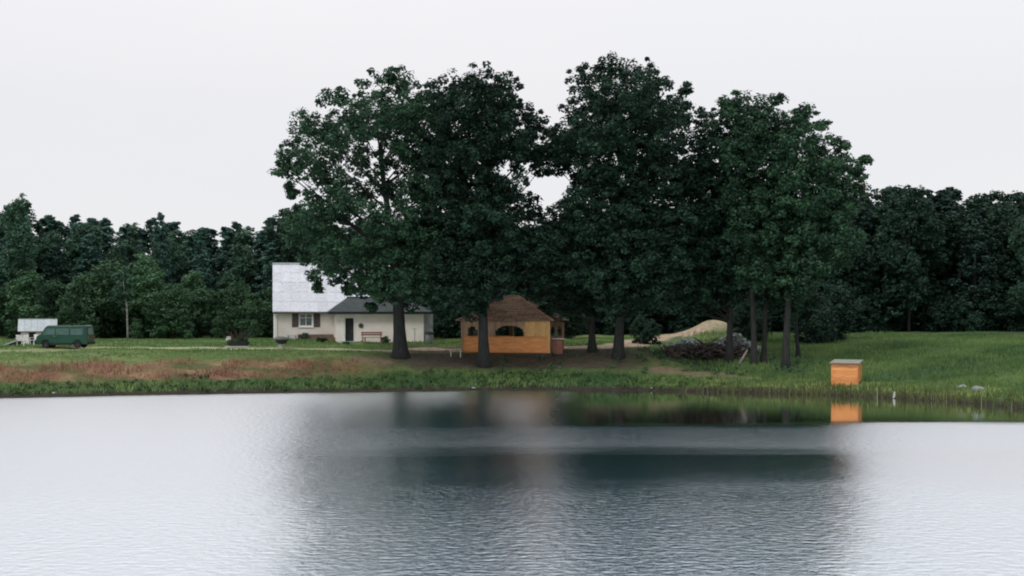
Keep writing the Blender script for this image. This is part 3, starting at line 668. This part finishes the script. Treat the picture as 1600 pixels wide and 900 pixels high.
for k in range(16):
    a0, a1 = 2*math.pi*k/16, 2*math.pi*(k+1)/16; m.tube([(.2*math.cos(a0), 0, .2*math.sin(a0)), (.2*math.cos(a1), 0, .2*math.sin(a1))], .035, 5)
m.build('rim', M['iron'], r); MB().tube([(0, -.05, 0), (0, .03, 0)], .08, 10).build('hub', M['iron'], r)
for k in range(6): MB().tube([(.06*math.cos(k*1.047), 0, .06*math.sin(k*1.047)), (.19*math.cos(k*1.047), 0, .19*math.sin(k*1.047))], .03, 5).build('spoke', M['iron'], r)
b = at(648, 133.8); r = thing('clothes_post', b, 0, 'thin grey post with crossbar before the wing wall right of the tree trunk', 'post')
MB().tube([(0, 0, -.3), (0, 0, 1.45)], .035, 8).build('pole', M['steel'], r); part('crossbar', M['steel'], r, (-.22, .22, -.02, .02, 1.36, 1.41))
b = at(671, 133.5); r = thing('rain_barrel', b, 0, 'grey barrel with dark lid at the right corner of the house wing', 'barrel')
MB().lathe([(.3, -.1), (.36, .2), (.38, .5), (.36, .8), (.33, .95)], 18).build('body', M['rubble'], r, smooth=True)
MB().lathe([(.43, .95), (.44, 1.02), (.3, 1.17), (.05, 1.22)], 18).build('lid', M['iron'], r, smooth=True)
b = at(541, 131); r = thing('plastic_tub', b, 0, 'small teal plastic tub on the lawn before the door', 'tub')
m = MB(); m.lathe([(.24, -.05), (.33, .28), (.36, .30), (.36, .33), (.31, .33), (.22, .02)], 18); m.build('body', M['teal'], r, smooth=True)
for s in (-1, 1): MB().tube([(s*.34, -.08, .29), (s*.42, 0, .30), (s*.34, .08, .29)], .02, 6).build('handle', M['teal'], r)
def shrub(px, Yb, hh, wd, label, mt, cat='shrub', n=22):
    b = at(px, Yb); r = thing('garden_shrub', b, 0, label, cat)
    V, tn = clumps(shell_points((0, 0, hh*.55), (wd/2, wd/2, hh*.45), n), .16, 22, .07); quad_obj('foliage', V, tn, mt, r)
    m = MB()
    for k in range(5): a = k*1.25; m.tube([(0, 0, -.1), (wd*.3*math.cos(a), wd*.3*math.sin(a), hh*.8)], [.02, .008], 5)
    m.build('stem', M['bark'], r); return r
shrub(602, 133.2, .75, .8, 'small shrub at the right end of the garden bench', M['willow'])
shrub(476, 139.9, .7, 1.0, 'low green shrub below the window of the farmhouse', M['willow'])
shrub(502, 133.9, .5, 1.2, 'low dark shrub between stool and plinth of the house', M['oak'])
# grill on the lawn
b = at(440, 124.5); r = thing('garden_grill', b, 0, 'round dark garden grill with wide lid on pale pedestal, on the lawn', 'grill')
MB().lathe([(.28, -.1), (.26, .25), (.20, .42), (.22, .5)], 16).build('pedestal', M['concrete'], r, smooth=True)
MB().lathe([(.25, .46), (.5, .6), (.55, .78), (.52, .82)], 20).build('bowl', M['iron'], r, smooth=True)
MB().lathe([(.72, .80), (.74, .86), (.55, 1.02), (.25, 1.10), (.05, 1.12)], 20).build('lid', mat('grey_green_lid', (.10, .115, .10), (.07, .08, .07), 5, .7), r, smooth=True)
# planter with bare twigs
b = at(371, 127); r = thing('boat_planter', b, .1, 'dark trough planter with leafless twigs and pale flowers on a stone slab', 'planter')
part('slab', M['concrete'], r, (-1.1, 1.1, -.6, .6, -.2, .10), bevel=.03)
m = MB(); prof = [(-.95, .12, .34), (-.75, .3, .42), (0, .38, .44), (.75, .3, .42), (1.15, .08, .36)]; vs = []
for x, wy_, z in prof: vs += [(x*.8, -wy_*.5, .11), (x, -wy_, z+.1), (x, wy_, z+.1), (x*.8, wy_*.5, .11)]
fs = [(0, 3, 2, 1), (16, 17, 18, 19)]
for i in range(4):
    for k in range(4): fs.append((i*4+k, i*4+(k+1)%4, (i+1)*4+(k+1)%4, (i+1)*4+k))
m.add(vs, fs); m.build('trough', M['iron'], r)
m = MB()
for k in range(46):
    x = random.uniform(-.8, .9); a = random.uniform(-.7, .7); l = random.uniform(.5, 1.3)
    p1 = (x+a*.4, random.uniform(-.2, .2), .45+l*.55); m.tube([(x, 0, .45), p1, (p1[0]+a*.5, p1[1]+random.uniform(-.3, .3), .45+l)], [.022, .015, .006], 4)
m.build('twigs', M['log'], r)
V, tn = clumps(shell_points((.3, 0, .62), (.7, .25, .2), 16), .18, 16, .08); quad_obj('leaves', V, tn, M['oak'], r)
m = MB()
for k in range(14): c = (-.8+random.uniform(-.18, .18), random.uniform(-.15, .15), .75+random.uniform(-.15, .15)); m.lathe([(.02, -.06), (.08, -.02), (.09, .03), (.03, .07)], 7, c)
m.build('flowers', M['ceramic'], r, smooth=True)

# ------------------------------------------------------------------ hut, chairs, cellar roof, van at the left
b = at(60, 127.5); s_ = F/127.5
r = thing('small_hut', b, R(17), 'small white-walled hut with pale grey roof behind the green van', 'hut')
x0, x1 = -(60-34)/s_, (88-60)/s_-.15; zt = CH+(HZ-517)/s_-b.z
for (xa, xb) in ((x0, -14.5/s_), (-3.5/s_, x1)): part('front_wall', M['hut'], r, (xa, xb, 0, .1, -.3, zt))
part('front_wall', M['hut'], r, (-14.5/s_, -3.5/s_, .002, .1, zt-.12, zt))
part('side_wall', M['hut'], r, (x0, x0+.1, .105, 2.3, -.3, zt)); part('side_wall', M['hut'], r, (x1-.1, x1, .105, 2.3, -.3, zt)); part('back_wall', M['hut'], r, (x0+.105, x1-.105, 2.2, 2.3, -.3, zt))
part('door', M['door'], r, (-14.2/s_, -3.8/s_, .05, .09, -.2, zt-.125))
zr_ = CH+(HZ-498.5)/s_-b.z
for k in range(6):
    xa = -30.5/s_+k*(58.5/s_)/6; xb = xa+58.5/s_/6-.012
    MB().slab([(xa, -.35, zt-.02), (xb, -.35, zt-.02), (xb, 1.15, zr_), (xa, 1.15, zr_)], .04).build('roof_panel', M['hut_roof'], r)
    MB().slab([(xb, 2.65, zt-.02), (xa, 2.65, zt-.02), (xa, 1.16, zr_), (xb, 1.16, zr_)], .04).build('roof_panel', M['hut_roof'], r)
part('ridge_board', M['grey'], r, (-30.5/s_, 28/s_, 1.1, 1.2, zr_+.002, zr_+.04))
for xx in (x0+.02, x1-.02-.08):
    g = MB(); a = [(xx, .11, zt+.004), (xx, 2.29, zt+.004), (xx, 1.15, zr_-.08)]; bq = [(q[0]+.08, q[1], q[2]) for q in a]
    g.add(a+bq, [(0, 1, 2), (5, 4, 3), (0, 3, 4, 1), (1, 4, 5, 2), (2, 5, 3, 0)]); g.build('gable', M['hut'], r)
def chair(loc, rz, label):
    r = thing('garden_chair', loc, rz, label, 'chair', 'white garden chairs before the hut')
    part('seat', M['white'], r, (-.24, .24, -.24, .24, .40, .44), bevel=.01)
    for k in range(5): part('back_slat', M['white'], r, (-.21+k*.09, -.15+k*.09, .215, .24, .46, .86))
    part('top_rail', M['white'], r, (-.25, .25, .21, .245, .861, .92))
    for x in (-.21, .21):
        for y in (-.21, .21): part('leg', M['white'], r, (x-.028, x+.028, y-.028, y+.028, -.1, .40))
        part('armrest', M['white'], r, (x-.03+math.copysign(.06, x), x+.03+math.copysign(.06, x), -.24, .24, .62, .65))
        part('arm_post', M['white'], r, (x-.02+math.copysign(.06, x), x+.02+math.copysign(.06, x), -.22, -.18, .40, .62))
    return r
for px, Yb, rz_, lb in ((30, 124, .5, 'leftmost white garden chair, beside the sloping grey cellar roof'), (41, 123.3, 3.4, 'middle white garden chair, before the dark hut door'), (53, 123.8, -.5, 'rightmost white garden chair, next to the nose of the van')):
    chair(at(px, Yb), rz_, lb)
b = at(8, 123.5); s_ = F/123.5
r = thing('cellar_roof', b, 0, 'low sloping grey board roof over a dark hollow at the left edge', 'cellar roof')
za, zc_ = CH+(HZ-531)/s_-b.z, CH+(HZ-546)/s_-b.z
for k in range(5):
    y0_ = k*.5
    a, c_ = (17/s_, za), (-22/s_, zc_)
    MB().slab([(c_[0], y0_, c_[1]), (a[0], y0_, a[1]), (a[0], y0_+.48, a[1]), (c_[0], y0_+.48, c_[1])], .12).build('roof_board', M['grey'], r)
part('post', M['log'], r, (12/s_, 14/s_, .1, .22, -.2, za-.16)); part('post', M['log'], r, (12/s_, 14/s_, 2.2, 2.32, -.2, za-.16))
part('back_wall', M['door'], r, (-10/s_, 11.5/s_, 2.15, 2.25, -.2, za*.45))

b = at(102, 121.5); s_ = F/121.5
van = thing('van', b, R(-3), 'dark green windowed van parked on the bank beside the small hut', 'van')
Lh, Wd = 2.22, .86     # half length, half width; nose points to -X
side = [(-2.2, .36), (-2.24, .72), (-2.16, 1.02), (-1.86, 1.12), (-1.42, 1.80), (-1.22, 1.92), (1.98, 1.95), (2.14, 1.86), (2.22, 1.0), (2.24, .36)]
def arch(cx_): return [(cx_+.37*math.cos(a_), .34+.37*math.sin(a_)) for a_ in np.linspace(math.pi, 0, 8)]
low = [(-2.2, .30)]+[(p[0], max(p[1], .30)) for p in arch(-1.4)]+[(p[0], max(p[1], .30)) for p in arch(1.35)]+[(2.24, .30)]
poly = low+side[::-1]
m = MB(); k = len(poly)
yl = [(-Wd, 1.0), (Wd, 1.0)]
def yy(z, s): return s*(Wd-(.10*max(0, (z-1.0))**1.3))
vs = [(x, yy(z, -1), z) for x, z in poly]+[(x, yy(z, 1), z) for x, z in poly]
m.add(vs, [tuple(range(k)), tuple(range(2*k-1, k-1, -1))]+[(i, i+k, (i+1) % k+k, (i+1) % k) for i in range(k)])
body = m.build('body', M['van'], van, bevel=.03)
for (xa, xb) in ((-1.30, -.62), (-.50, .62), (.74, 1.84)):
    for s in (-1, 1):
        z0_, z1_ = 1.12, 1.66; xl = xa if xa > -1 else -1.62
        pts = [(xl, yy(z0_, s)+s*.006, z0_), (xb, yy(z0_, s)+s*.006, z0_), (xb, yy(z1_, s)+s*.006, z1_), (xa, yy(z1_, s)+s*.006, z1_)]
        if s > 0: pts = pts[::-1]
        MB().slab(pts, .02).build('side_window', M['van_glass'], van)
MB().slab([(-1.83, .72, 1.16), (-1.83, -.72, 1.16), (-1.46, -.68, 1.76), (-1.46, .68, 1.76)], -.015).build('windscreen', M['glass'], van)
MB().slab([(2.225, -.66, 1.14), (2.225, .66, 1.14), (2.165, .62, 1.70), (2.165, -.62, 1.70)], -.015).build('rear_window', M['van_glass'], van)
part('front_bumper', M['rubber'], van, (-2.34, -2.20, -.84, .84, .34, .54), bevel=.02); part('rear_bumper', M['rubber'], van, (2.20, 2.34, -.84, .84, .34, .54), bevel=.02)
for y in (-.6, .6):
    MB().tube([(-2.26, y, .80), (-2.17, y, .80)], .11, 14).build('headlight', M['lamp_glass'], van); part('tail_light', M['redlamp'], van, (2.215, 2.26, y-.07+math.copysign(.12, y), y+.07+math.copysign(.12, y), .72, .98))
for s in (-1, 1): part('side_skirt', M['rubber'], van, (-1.0, .95, s*.868-.012, s*.868+.012, .26, .44)); part('rain_gutter', M['steel'], van, (-1.15, 2.0, s*.80-.015, s*.80+.015, 1.86, 1.885))
part('door_handle', M['steel'], van, (-.70, -.56, -.885, -.862, 1.0, 1.03))
for x in (-1.4, 1.35):
    for s in (-1, 1):
        ty = MB(); prof = [(.16, -.09), (.27, -.095), (.31, -.07), (.315, 0), (.31, .07), (.27, .095), (.16, .09)]; n = 22; vs = []; fs = []
        for rr, yv in prof:
            for q_ in range(n): vs.append((x+rr*math.cos(2*math.pi*q_/n), s*.76+yv, .315+rr*math.sin(2*math.pi*q_/n)))
        for i in range(7):
            for q_ in range(n): j = (i+1) % 7; fs.append((i*n+q_, i*n+(q_+1) % n, j*n+(q_+1) % n, j*n+q_))
        wh = ty.add(vs, fs).build('tyre', M['rubber'], van, smooth=True)
        MB().tube([(x, s*.76-.06, .315), (x, s*.76+.06, .315)], .165, 16).build('rim', M['iron'], wh)

# ------------------------------------------------------------------ gazebo
TH = R(-14); bz = at(858, 119.5); WG, DG = 7.6, 5.6
gcx = 3.13-math.cos(TH)*WG/2+math.sin(-TH)*DG/2*1.0; 
ux, uy = Vector((math.cos(TH), math.sin(TH), 0)), Vector((-math.sin(TH), math.cos(TH), 0))
corner = Vector((bz.x, bz.y, 0)); cen = corner-ux*(WG/2)+uy*(DG/2); gz0 = float(H(cen.x, cen.y-2))
gaz = thing('gazebo', (cen.x, cen.y, gz0), TH, 'open orange-walled wooden gazebo with hipped brown shingle roof and arched openings', 'gazebo')
zl_, ze_ = 4.07-gz0, 5.40-gz0; zf = -.25; hw, hd = WG/2, DG/2
part('floor', M['log'], gaz, (-hw-.2, hw+.2, -hd-.2, hd+.2, -.5, .02))
def face_frame(fi):   # returns fn mapping (along, outward, z) to local coordinates, and half length
    if fi == 0: return (lambda a, o_, z: (a, -hd-o_, z)), hw
    if fi == 1: return (lambda a, o_, z: (hw+o_, a, z)), hd
    if fi == 2: return (lambda a, o_, z: (-a, hd+o_, z)), hw
    return (lambda a, o_, z: (-hw-o_, -a, z)), hd
def pbox(fn, a0, a1, o0, o1, z0, z1):
    p, q = fn(a0, o0, z0), fn(a1, o1, z1); return (min(p[0], q[0]), max(p[0], q[0]), min(p[1], q[1]), max(p[1], q[1]), z0, z1)
for fi in range(4):
    fn, hl = face_frame(fi); lw = M['orange'] if fi != 1 else M['brownwood']
    door = (fi == 2)
    npl = 5; hp = (zl_-.06-zf)/npl
    for k in range(npl):
        segs = [(-hl+.09, hl-.09)] if not door else [(-hl+.09, -.7), (.7, hl-.09)]
        for (a0, a1) in segs: part('wall_plank', lw, gaz, pbox(fn, a0, a1, -.03, .02, zf+k*hp+.006, zf+(k+1)*hp-.006))
    for (a0, a1) in ([(-hl+.09, hl-.09)] if not door else [(-hl+.09, -.7), (.7, hl-.09)]): part('rail', lw, gaz, pbox(fn, a0, a1, -.07, .06, zl_-.05, zl_))
    posts = {0: [-hl+.45, -1.55, 1.65], 1: [0.0], 2: [-.7, .7, 2.4], 3: [0.0]}[fi]
    for a0 in posts: part('post', M['ochre'] if a0 > 0 else M['brownwood'], gaz, pbox(fn, a0-.05, a0+.05, -.08, -.034, 0.02, ze_))
    ops = {0: [(-2.9, .42, .85, .55), (.38, 1.33, .93, .86)], 1: [(-1.3, .9, .9, .5), (1.3, .9, .9, .5)], 2: [(-2.2, 1.2, .95, .5), (0, .7, 1.15, .2), (2.2, 1.2, .95, .5)], 3: [(-1.3, .9, .9, .5), (1.3, .9, .9, .5)]}[fi]
    # upper boards cut by arches: vertical boards, one object each
    nb = 34 if hl > 3 else 24
    for k in range(nb):
        a0 = -hl+.09+k*(2*hl-.18)/nb; a1 = a0+(2*hl-.18)/nb-.008; am = (a0+a1)/2; zlo = zl_+.004
        for (c0, hw_, hh_, ar) in ops:
            if abs(am-c0) < hw_:
                zlo = zl_+hh_*(1-ar)+hh_*ar*math.sqrt(max(0, 1-((am-c0)/hw_)**2))
        if zlo < ze_-.02:
            mt = M['ochre'] if (fi == 0 and am > 1.75) else M['brownwood']
            part('wall_board', mt, gaz, pbox(fn, a0, a1, -.02+.004*(k % 2), .014+.004*(k % 2), zlo, ze_))
for x in (-hw, hw):
    for y in (-hd, hd):
        part('corner_post', M['ochre'] if x > 0 else M['brownwood'], gaz, (x-.085, x+.085, y-.085, y+.085, zf, ze_+.02))
# roof: shingle courses on four hips
ov = .42; rl = .55; zrg = 7.42-gz0; zev = ze_-.05
E = [(-hw-ov, -hd-ov, zev), (hw+ov, -hd-ov, zev), (hw+ov, hd+ov, zev), (-hw-ov, hd+ov, zev)]; RA, RB = (-rl, 0, zrg), (rl, 0, zrg)
faces = [(E[0], E[1], RB, RA), (E[1], E[2], RB, RB), (E[2], E[3], RA, RB), (E[3], E[0], RA, RA)]
rd = MB(); rd.add([*E, RA, RB], [(0, 1, 5, 4), (1, 2, 5), (2, 3, 4, 5), (3, 0, 4), (3, 2, 1, 0)]); rd.build('roof_deck', M['door'], gaz)
for fa in faces:
    a_, b_, c_, d_ = [Vector(v) for v in fa]; n_ = (b_-a_).cross(d_-a_).normalized(); nc = 10
    for k in range(nc):
        f0, f1 = k/nc, (k+1)/nc
        p = a_.lerp(d_, f0)+n_*.085; q_ = b_.lerp(c_, f0)+n_*.085; r_ = b_.lerp(c_, f1)+n_*.03; s__ = a_.lerp(d_, f1)+n_*.03
        ln = (q_-p).length; ng = max(1, int(round(ln/1.1)))
        for g in range(ng):   # each course laid in short runs
            g0, g1 = g/ng, (g+1)/ng-.006; j = n_*random.uniform(0, .02)
            pts = [p.lerp(q_, g0)+j, p.lerp(q_, g1)+j, s__.lerp(r_, g1)+j, s__.lerp(r_, g0)+j]
            if (pts[2]-pts[3]).length < .02: pts = pts[:3]
            MB().slab(pts, .035).build('shingle', M['shingle'], gaz)
for e_, t_ in ((E[0], RA), (E[1], RB), (E[2], RB), (E[3], RA)):
    MB().tube([Vector(e_)+Vector((0, 0, .08)), Vector(t_)+Vector((0, 0, .08))], .07, 6).build('hip_cap', M['shingle'], gaz)
MB().tube([(-rl, 0, zrg+.07), (rl, 0, zrg+.07)], .09, 8).build('ridge_cap', M['shingle'], gaz)
p_ = cen-ux*.4; table('picnic_table', (p_.x, p_.y, gz0+.02), TH, 2.6, .8, .75, 'brown table standing inside the gazebo', 'table', M['brownwood'], M['brownwood'])
b = at(872, 120.6); t_ = table('counter_table', b, TH, 1.15, .7, 1.28, 'tall table with white top standing against the right side of the gazebo', 'table', M['white'], M['redwood'], 1)
part('side_panel', M['redwood'], t_, (-.45, .45, -.31, -.27, -.2, 1.1))
b = at(712, 118.6); bench('low_bench', b, .05, 1.1, 'short pale bench left of the gazebo', 'bench', M['concrete'], False)
b = at(1237, 200)
# ------------------------------------------------------------------ orange box by the right shore
b = at(1330, 104.6); s_ = F/b.y
r = thing('pump_box', (b.x+.03, b.y+1.6, float(H(b.x, b.y+1.6))), R(-24), 'small orange wooden box hut with pale sloping lid on the right shore', 'box')
bw, bd, bh = 1.88, 1.42, 1.6
for (x0, x1, y0, y1, o_) in ((-bw/2, bw/2, -bd/2, -bd/2+.05, 0), (-bw/2, bw/2, bd/2-.05, bd/2, 0)):
    for k in range(7):
        z = -.25+k*(bh+.25)/7; part('front_plank', M['orange'], r, (x0+.002, x1-.002, y0, y1, z+.004, z+(bh+.25)/7-.004))
for x0 in (-bw/2, bw/2-.05):
    for k in range(7):
        z = -.25+k*(bh+.25)/7; part('side_plank', M['orange'], r, (x0, x0+.05, -bd/2+.052, bd/2-.052, z+.004, z+(bh+.25)/7-.004))
for x in (-bw/2, bw/2):
    for y in (-bd/2, bd/2): part('corner_post', M['orange'], r, (x-.045, x+.045, y-.045, y+.045, -.3, bh+.003))
for k in range(4):
    xa = -bw/2-.16+k*(bw+.32)/4; MB().slab([(xa, -bd/2-.2, bh+.04), (xa+(bw+.32)/4-.01, -bd/2-.2, bh+.04), (xa+(bw+.32)/4-.01, bd/2+.2, bh+.26), (xa, bd/2+.2, bh+.26)], .06).build('lid_board', M['felt'], r)
part('lid_trim', M['shutter'], r, (-bw/2-.16, bw/2+.16, -bd/2-.225, -bd/2-.203, bh-.06, bh+.04))

# small marks along the shore
b = G(1397, 622); r = thing('shore_stake', (b.x, b.y, b.z-.03), 0, 'short pale stake', 'stake'); r['label'] = 'short pale stake at the waterline right of the orange box'
MB().tube([(0, 0, -.6), (.01, 0, .40)], [.085, .08], 10).build('post', M['ceramic'], r); MB().lathe([(.09, .4), (.095, .43), (.03, .47)], 10).build('cap', M['ceramic'], r)
for px, py, sz, lb in ((84, 615, .12, 'small pale stone in the weeds at the left waterline'), (740, 607, .12, 'small pale stone at the waterline below the gazebo'), (1018, 607, .09, 'small yellowish stone at the waterline right of the tallest tree'), (1502, 608, .32, 'grey stone lying on the grass strip at the right shore'), (1530, 611, .36, 'flat whitish stone lying on the grass strip, rightmost of the pale stones')):
    b = G(px, py); bm = bmesh.new(); bmesh.ops.create_icosphere(bm, subdivisions=3, radius=sz)
    for v in bm.verts: v.co *= 1+.22*math.sin(v.co.x*9/sz*.3+px)*math.cos(v.co.y*7/sz*.3); v.co.z *= .62; v.co.x *= 1.3
    me = bpy.data.meshes.new('shore_stone'); bm.to_mesh(me); bm.free(); me.materials.append(M['rubble'])
    me.polygons.foreach_set('use_smooth', [True]*len(me.polygons))
    o = bpy.data.objects.new('shore_stone', me); COL.objects.link(o); o.location = b+Vector((0, 0, sz*.3)); tag(o, lb, 'stone')

# ------------------------------------------------------------------ heap of dead wood
b = at(1110, 123); m = MB()
for k in range(230):
    x = random.gauss(0, 2.1); y = random.gauss(0, 1.2); hgt = max(.2, 1.9-abs(x+.3)*.42)*random.uniform(.1, 1)
    a = random.uniform(0, 3.14); e = random.uniform(-.5, .6); l = random.uniform(.5, 1.5); rd_ = random.uniform(.03, .13)
    d = Vector((math.cos(a)*math.cos(e), math.sin(a)*math.cos(e), math.sin(e)))*l; p = Vector((x, y, hgt*.75))
    m.tube([p-d, p+Vector((0, 0, random.uniform(-.08, .08))), p+d], [rd_, rd_*.9, rd_*.5], 6)
o = m.build('dead_wood_heap', M['log']); o.location = b; tag(o, 'dark heap of branches and roots between the big trees', 'wood heap', kind='stuff')
for px, Yb, sz, lb in ((1052, 121, .75, 'dark root stump at the left end of the dead wood heap'),):
    b = at(px, Yb); r = thing('root_stump', b, 0, lb, 'stump')
    MB().lathe([(sz*1.0, -.2), (sz*.8, .25), (sz*.62, .7), (sz*.55, 1.0)], 12).build('stump', M['log'], r, smooth=True)
    for k in range(9):
        a = k*.7; MB().tube([(.3*math.cos(a), .3*math.sin(a), .4), (.9*math.cos(a), .9*math.sin(a), .75+.4*math.sin(k*3)), (1.3*math.cos(a+.2), 1.3*math.sin(a+.2), 1.2*abs(math.sin(k*2)))], [.16, .1, .03], 6).build('root', M['log'], r, smooth=True)
b = at(1158, 119); r = thing('split_log', b, 0, 'bleached log leaning against the dead wood heap', 'log')
MB().tube([(-.3, -.4, -.05), (.15, -.1, .6), (.55, .1, 1.25)], [.11, .10, .07], 8).build('log', M['palewood'], r, smooth=True)
b = at(1145, 127.5); m = MB()
for k in range(110):
    x = random.gauss(0, 1.15); y = random.gauss(0, .8); z = max(.1, 1.75-abs(x)*.55)*random.uniform(.3, 1); s0 = random.uniform(.12, .34)
    q = Matrix.Rotation(random.uniform(0, 6), 3, 'Z') @ Matrix.Rotation(random.uniform(0, 6), 3, 'X')
    m.box(x-s0, x+s0, y-s0*.7, y+s0*.7, z-s0*.5, z+s0*.5, rot=q)
o = m.build('rubble_heap', M['rubble'], bevel=0); o.location = b; tag(o, 'pale heap of broken stone behind the dead wood', 'rubble heap', kind='stuff')
b = at(1078, 133); m = MB()
for k in range(40):
    x = random.gauss(0, 1.1); y = random.gauss(0, .7); z = max(.1, .8-abs(x)*.3)*random.uniform(.3, 1); s0 = random.uniform(.12, .3)
    q = Matrix.Rotation(random.uniform(0, 6), 3, 'Z') @ Matrix.Rotation(random.uniform(0, 6), 3, 'X'); m.box(x-s0, x+s0, y-s0*.7, y+s0*.7, z-s0*.5, z+s0*.5, rot=q)
o = m.build('rubble_heap', M['rubble']); o.location = b; tag(o, 'smaller grey rubble heap left of the sand mound', 'rubble heap', kind='stuff')

# ------------------------------------------------------------------ grass, weeds and reeds
def blades(name, n, region, hfun, wd, mt, lab, cat='grass', lean=.22):
    x0, x1, y0, y1 = region; xs = rng.uniform(x0, x1, n*3); ys = rng.uniform(y0, y1, n*3)
    u = uof(xs, ys); t = tof(xs, ys); hh, pr = hfun(xs, ys, u, t); k = rng.random(n*3) < pr; xs, ys, hh = xs[k][:n], ys[k][:n], hh[k][:n]; zs = H(xs, ys)
    a = rng.uniform(0, math.pi, len(xs)); dx, dy = np.cos(a)*wd, np.sin(a)*wd*.6; hh = hh*rng.uniform(.6, 1.25, len(xs)); lx, ly = rng.normal(0, lean, len(xs))*hh, rng.normal(0, lean, len(xs))*hh
    V = np.stack([np.stack([xs-dx, ys-dy, zs-.05], 1), np.stack([xs+dx, ys+dy, zs-.05], 1), np.stack([xs+dx*.45+lx, ys+dy*.45+ly, zs+hh*.75], 1), np.stack([xs-dx*.1+lx*1.4, ys-dy*.1+ly*1.4, zs+hh], 1)], 1)
    tone = np.clip((vnoise(xs, ys, 7, 30)*.6+vnoise(xs, ys*1.6, 2.5, 31)*.5-.12)+rng.uniform(-.1, .25, len(xs)), 0, 1)
    o = quad_obj(name, V, tone, mt); return tag(o, lab, cat, kind='stuff')
blades('meadow_grass', 70000, (4, 50, 88, 150), lambda x, y, u, t: (.22+.25*vnoise(x, y, 3, 41), ss(1060, 1160, u)*(t > 1)*(t < 48)*(.25+.75*vnoise(x, y, 3, 41))*(seg_dist(x, y, dirt_path) > .9)*(np.hypot((x-MOUND[0])/3.2, (y-MOUND[1])/4.2) > 1)), .05, M['grass'], 'rough meadow grass on the slope behind the right shore')
blades('reeds', 14000, (6, 50, 80, 112), lambda x, y, u, t: (.55+.35*vnoise(x, y, 1.5, 42), ss(1040, 1150, u)*ss(-.5, -.1, t)*(1-ss(.5, 1.1, t))), .035, M['reed'], 'reeds and tall grass standing along the right waterline', 'reeds')
blades('shore_grass', 16000, (8, 50, 84, 112), lambda x, y, u, t: (.16+.12*vnoise(x, y, 2, 49), ss(1060, 1130, u)*ss(.7, 1.2, t)*(1-ss(3.0, 4.2, t))), .05, M['shore_grass'], 'pale green grass strip on top of the right shore')
blades('dry_stalks', 260, (8, 50, 82, 110), lambda x, y, u, t: (.55+.5*vnoise(x, y, 1.5, 50), ss(1060, 1130, u)*ss(-.6, -.2, t)*(1-ss(.2, .6, t))), .02, M['stalk'], 'single dry stalks standing in the reeds at the right waterline', 'reeds', .05)
blades('bank_grass', 26000, (-60, 26, 98, 118), lambda x, y, u, t: (.16+.22*vnoise(x, y, 1.4, 52), (1-ss(1060, 1130, u))*ss(.2, .6, t)*(1-ss(1.6+1.0*ss(480, 620, u), 2.6+1.8*ss(480, 620, u), t+(vnoise(x, y, 1.5, 53)-.5)*1.2))), .05, M['grass'], 'green grass growing down to the left and middle waterline')
blades('dry_bank_weeds', 8500, (-60, -6, 98, 118), lambda x, y, u, t: (.18+.3*vnoise(x, y, 1.2, 43), (1-ss(480, 620, u))*ss(1.9, 2.9, t)*(1-ss(6.5, 8.2, t))*ss(.25, .7, vnoise(x, y, 1.8, 61))), .05, M['dry'], 'dead brown weeds on the left pond bank', 'weeds')
blades('lawn_grass', 45000, (-62, 14, 104, 150), lambda x, y, u, t: (.07+.12*vnoise(x, y, 3, 44), (t > 8.5)*(t < 40)*(seg_dist(x, y, dry_path) > 2.0)*(seg_dist(x, y, sand_track) > 2.0)*(1-.8*ss(560, 640, u)*(1-ss(16, 19, t)))*(1-ss(1000, 1060, u))), .05, M['grass'], 'short green grass of the lawn between bank and house')
n = 9000; xs = rng.uniform(-60, 26, n); ys = rng.uniform(98, 122, n); u = uof(xs, ys); t = tof(xs, ys)
pr = ss(.1, .5, t)*(1-ss(1.7+1.2*ss(500, 640, u), 2.8+1.4*ss(500, 640, u), t+(vnoise(xs, ys, 2, 45)-.5)*1.6))*(.5+.5*ss(.3, .6, vnoise(xs, ys, 1.7, 46)))*(1-ss(1090, 1200, u))*(u > -200)
k = rng.random(n) < pr; cs = np.stack([xs[k], ys[k], H(xs[k], ys[k])+.04+.12*vnoise(xs[k], ys[k], 1.3, 47)], 1)
V, tn = clumps(cs, rng.uniform(.12, .32, len(cs)), 18, .09); tag(quad_obj('waterside_weeds', V, tn, M['weed']), 'leafy green weeds along the left and middle waterline', 'weeds', kind='stuff')
n = 3200; xs = rng.uniform(-4, 26, n); ys = rng.uniform(104, 126, n); u = uof(xs, ys); t = tof(xs, ys)
pr = ss(990, 1020, u)*(1-ss(1230, 1290, u))*ss(6, 8, t)*(1-ss(17, 20, t))*.35+(u > 560)*(u < 1010)*(t > 3)*(t < 8)*.10*vnoise(xs, ys, 2, 48)
k = rng.random(n) < pr; cs = np.stack([xs[k], ys[k], H(xs[k], ys[k])+.12], 1)
V, tn = clumps(cs, rng.uniform(.25, .5, len(cs)), 20, .11); tag(quad_obj('shade_weeds', V, tn, M['willow']), 'green weeds on the shaded ground under the big trees', 'weeds', kind='stuff')
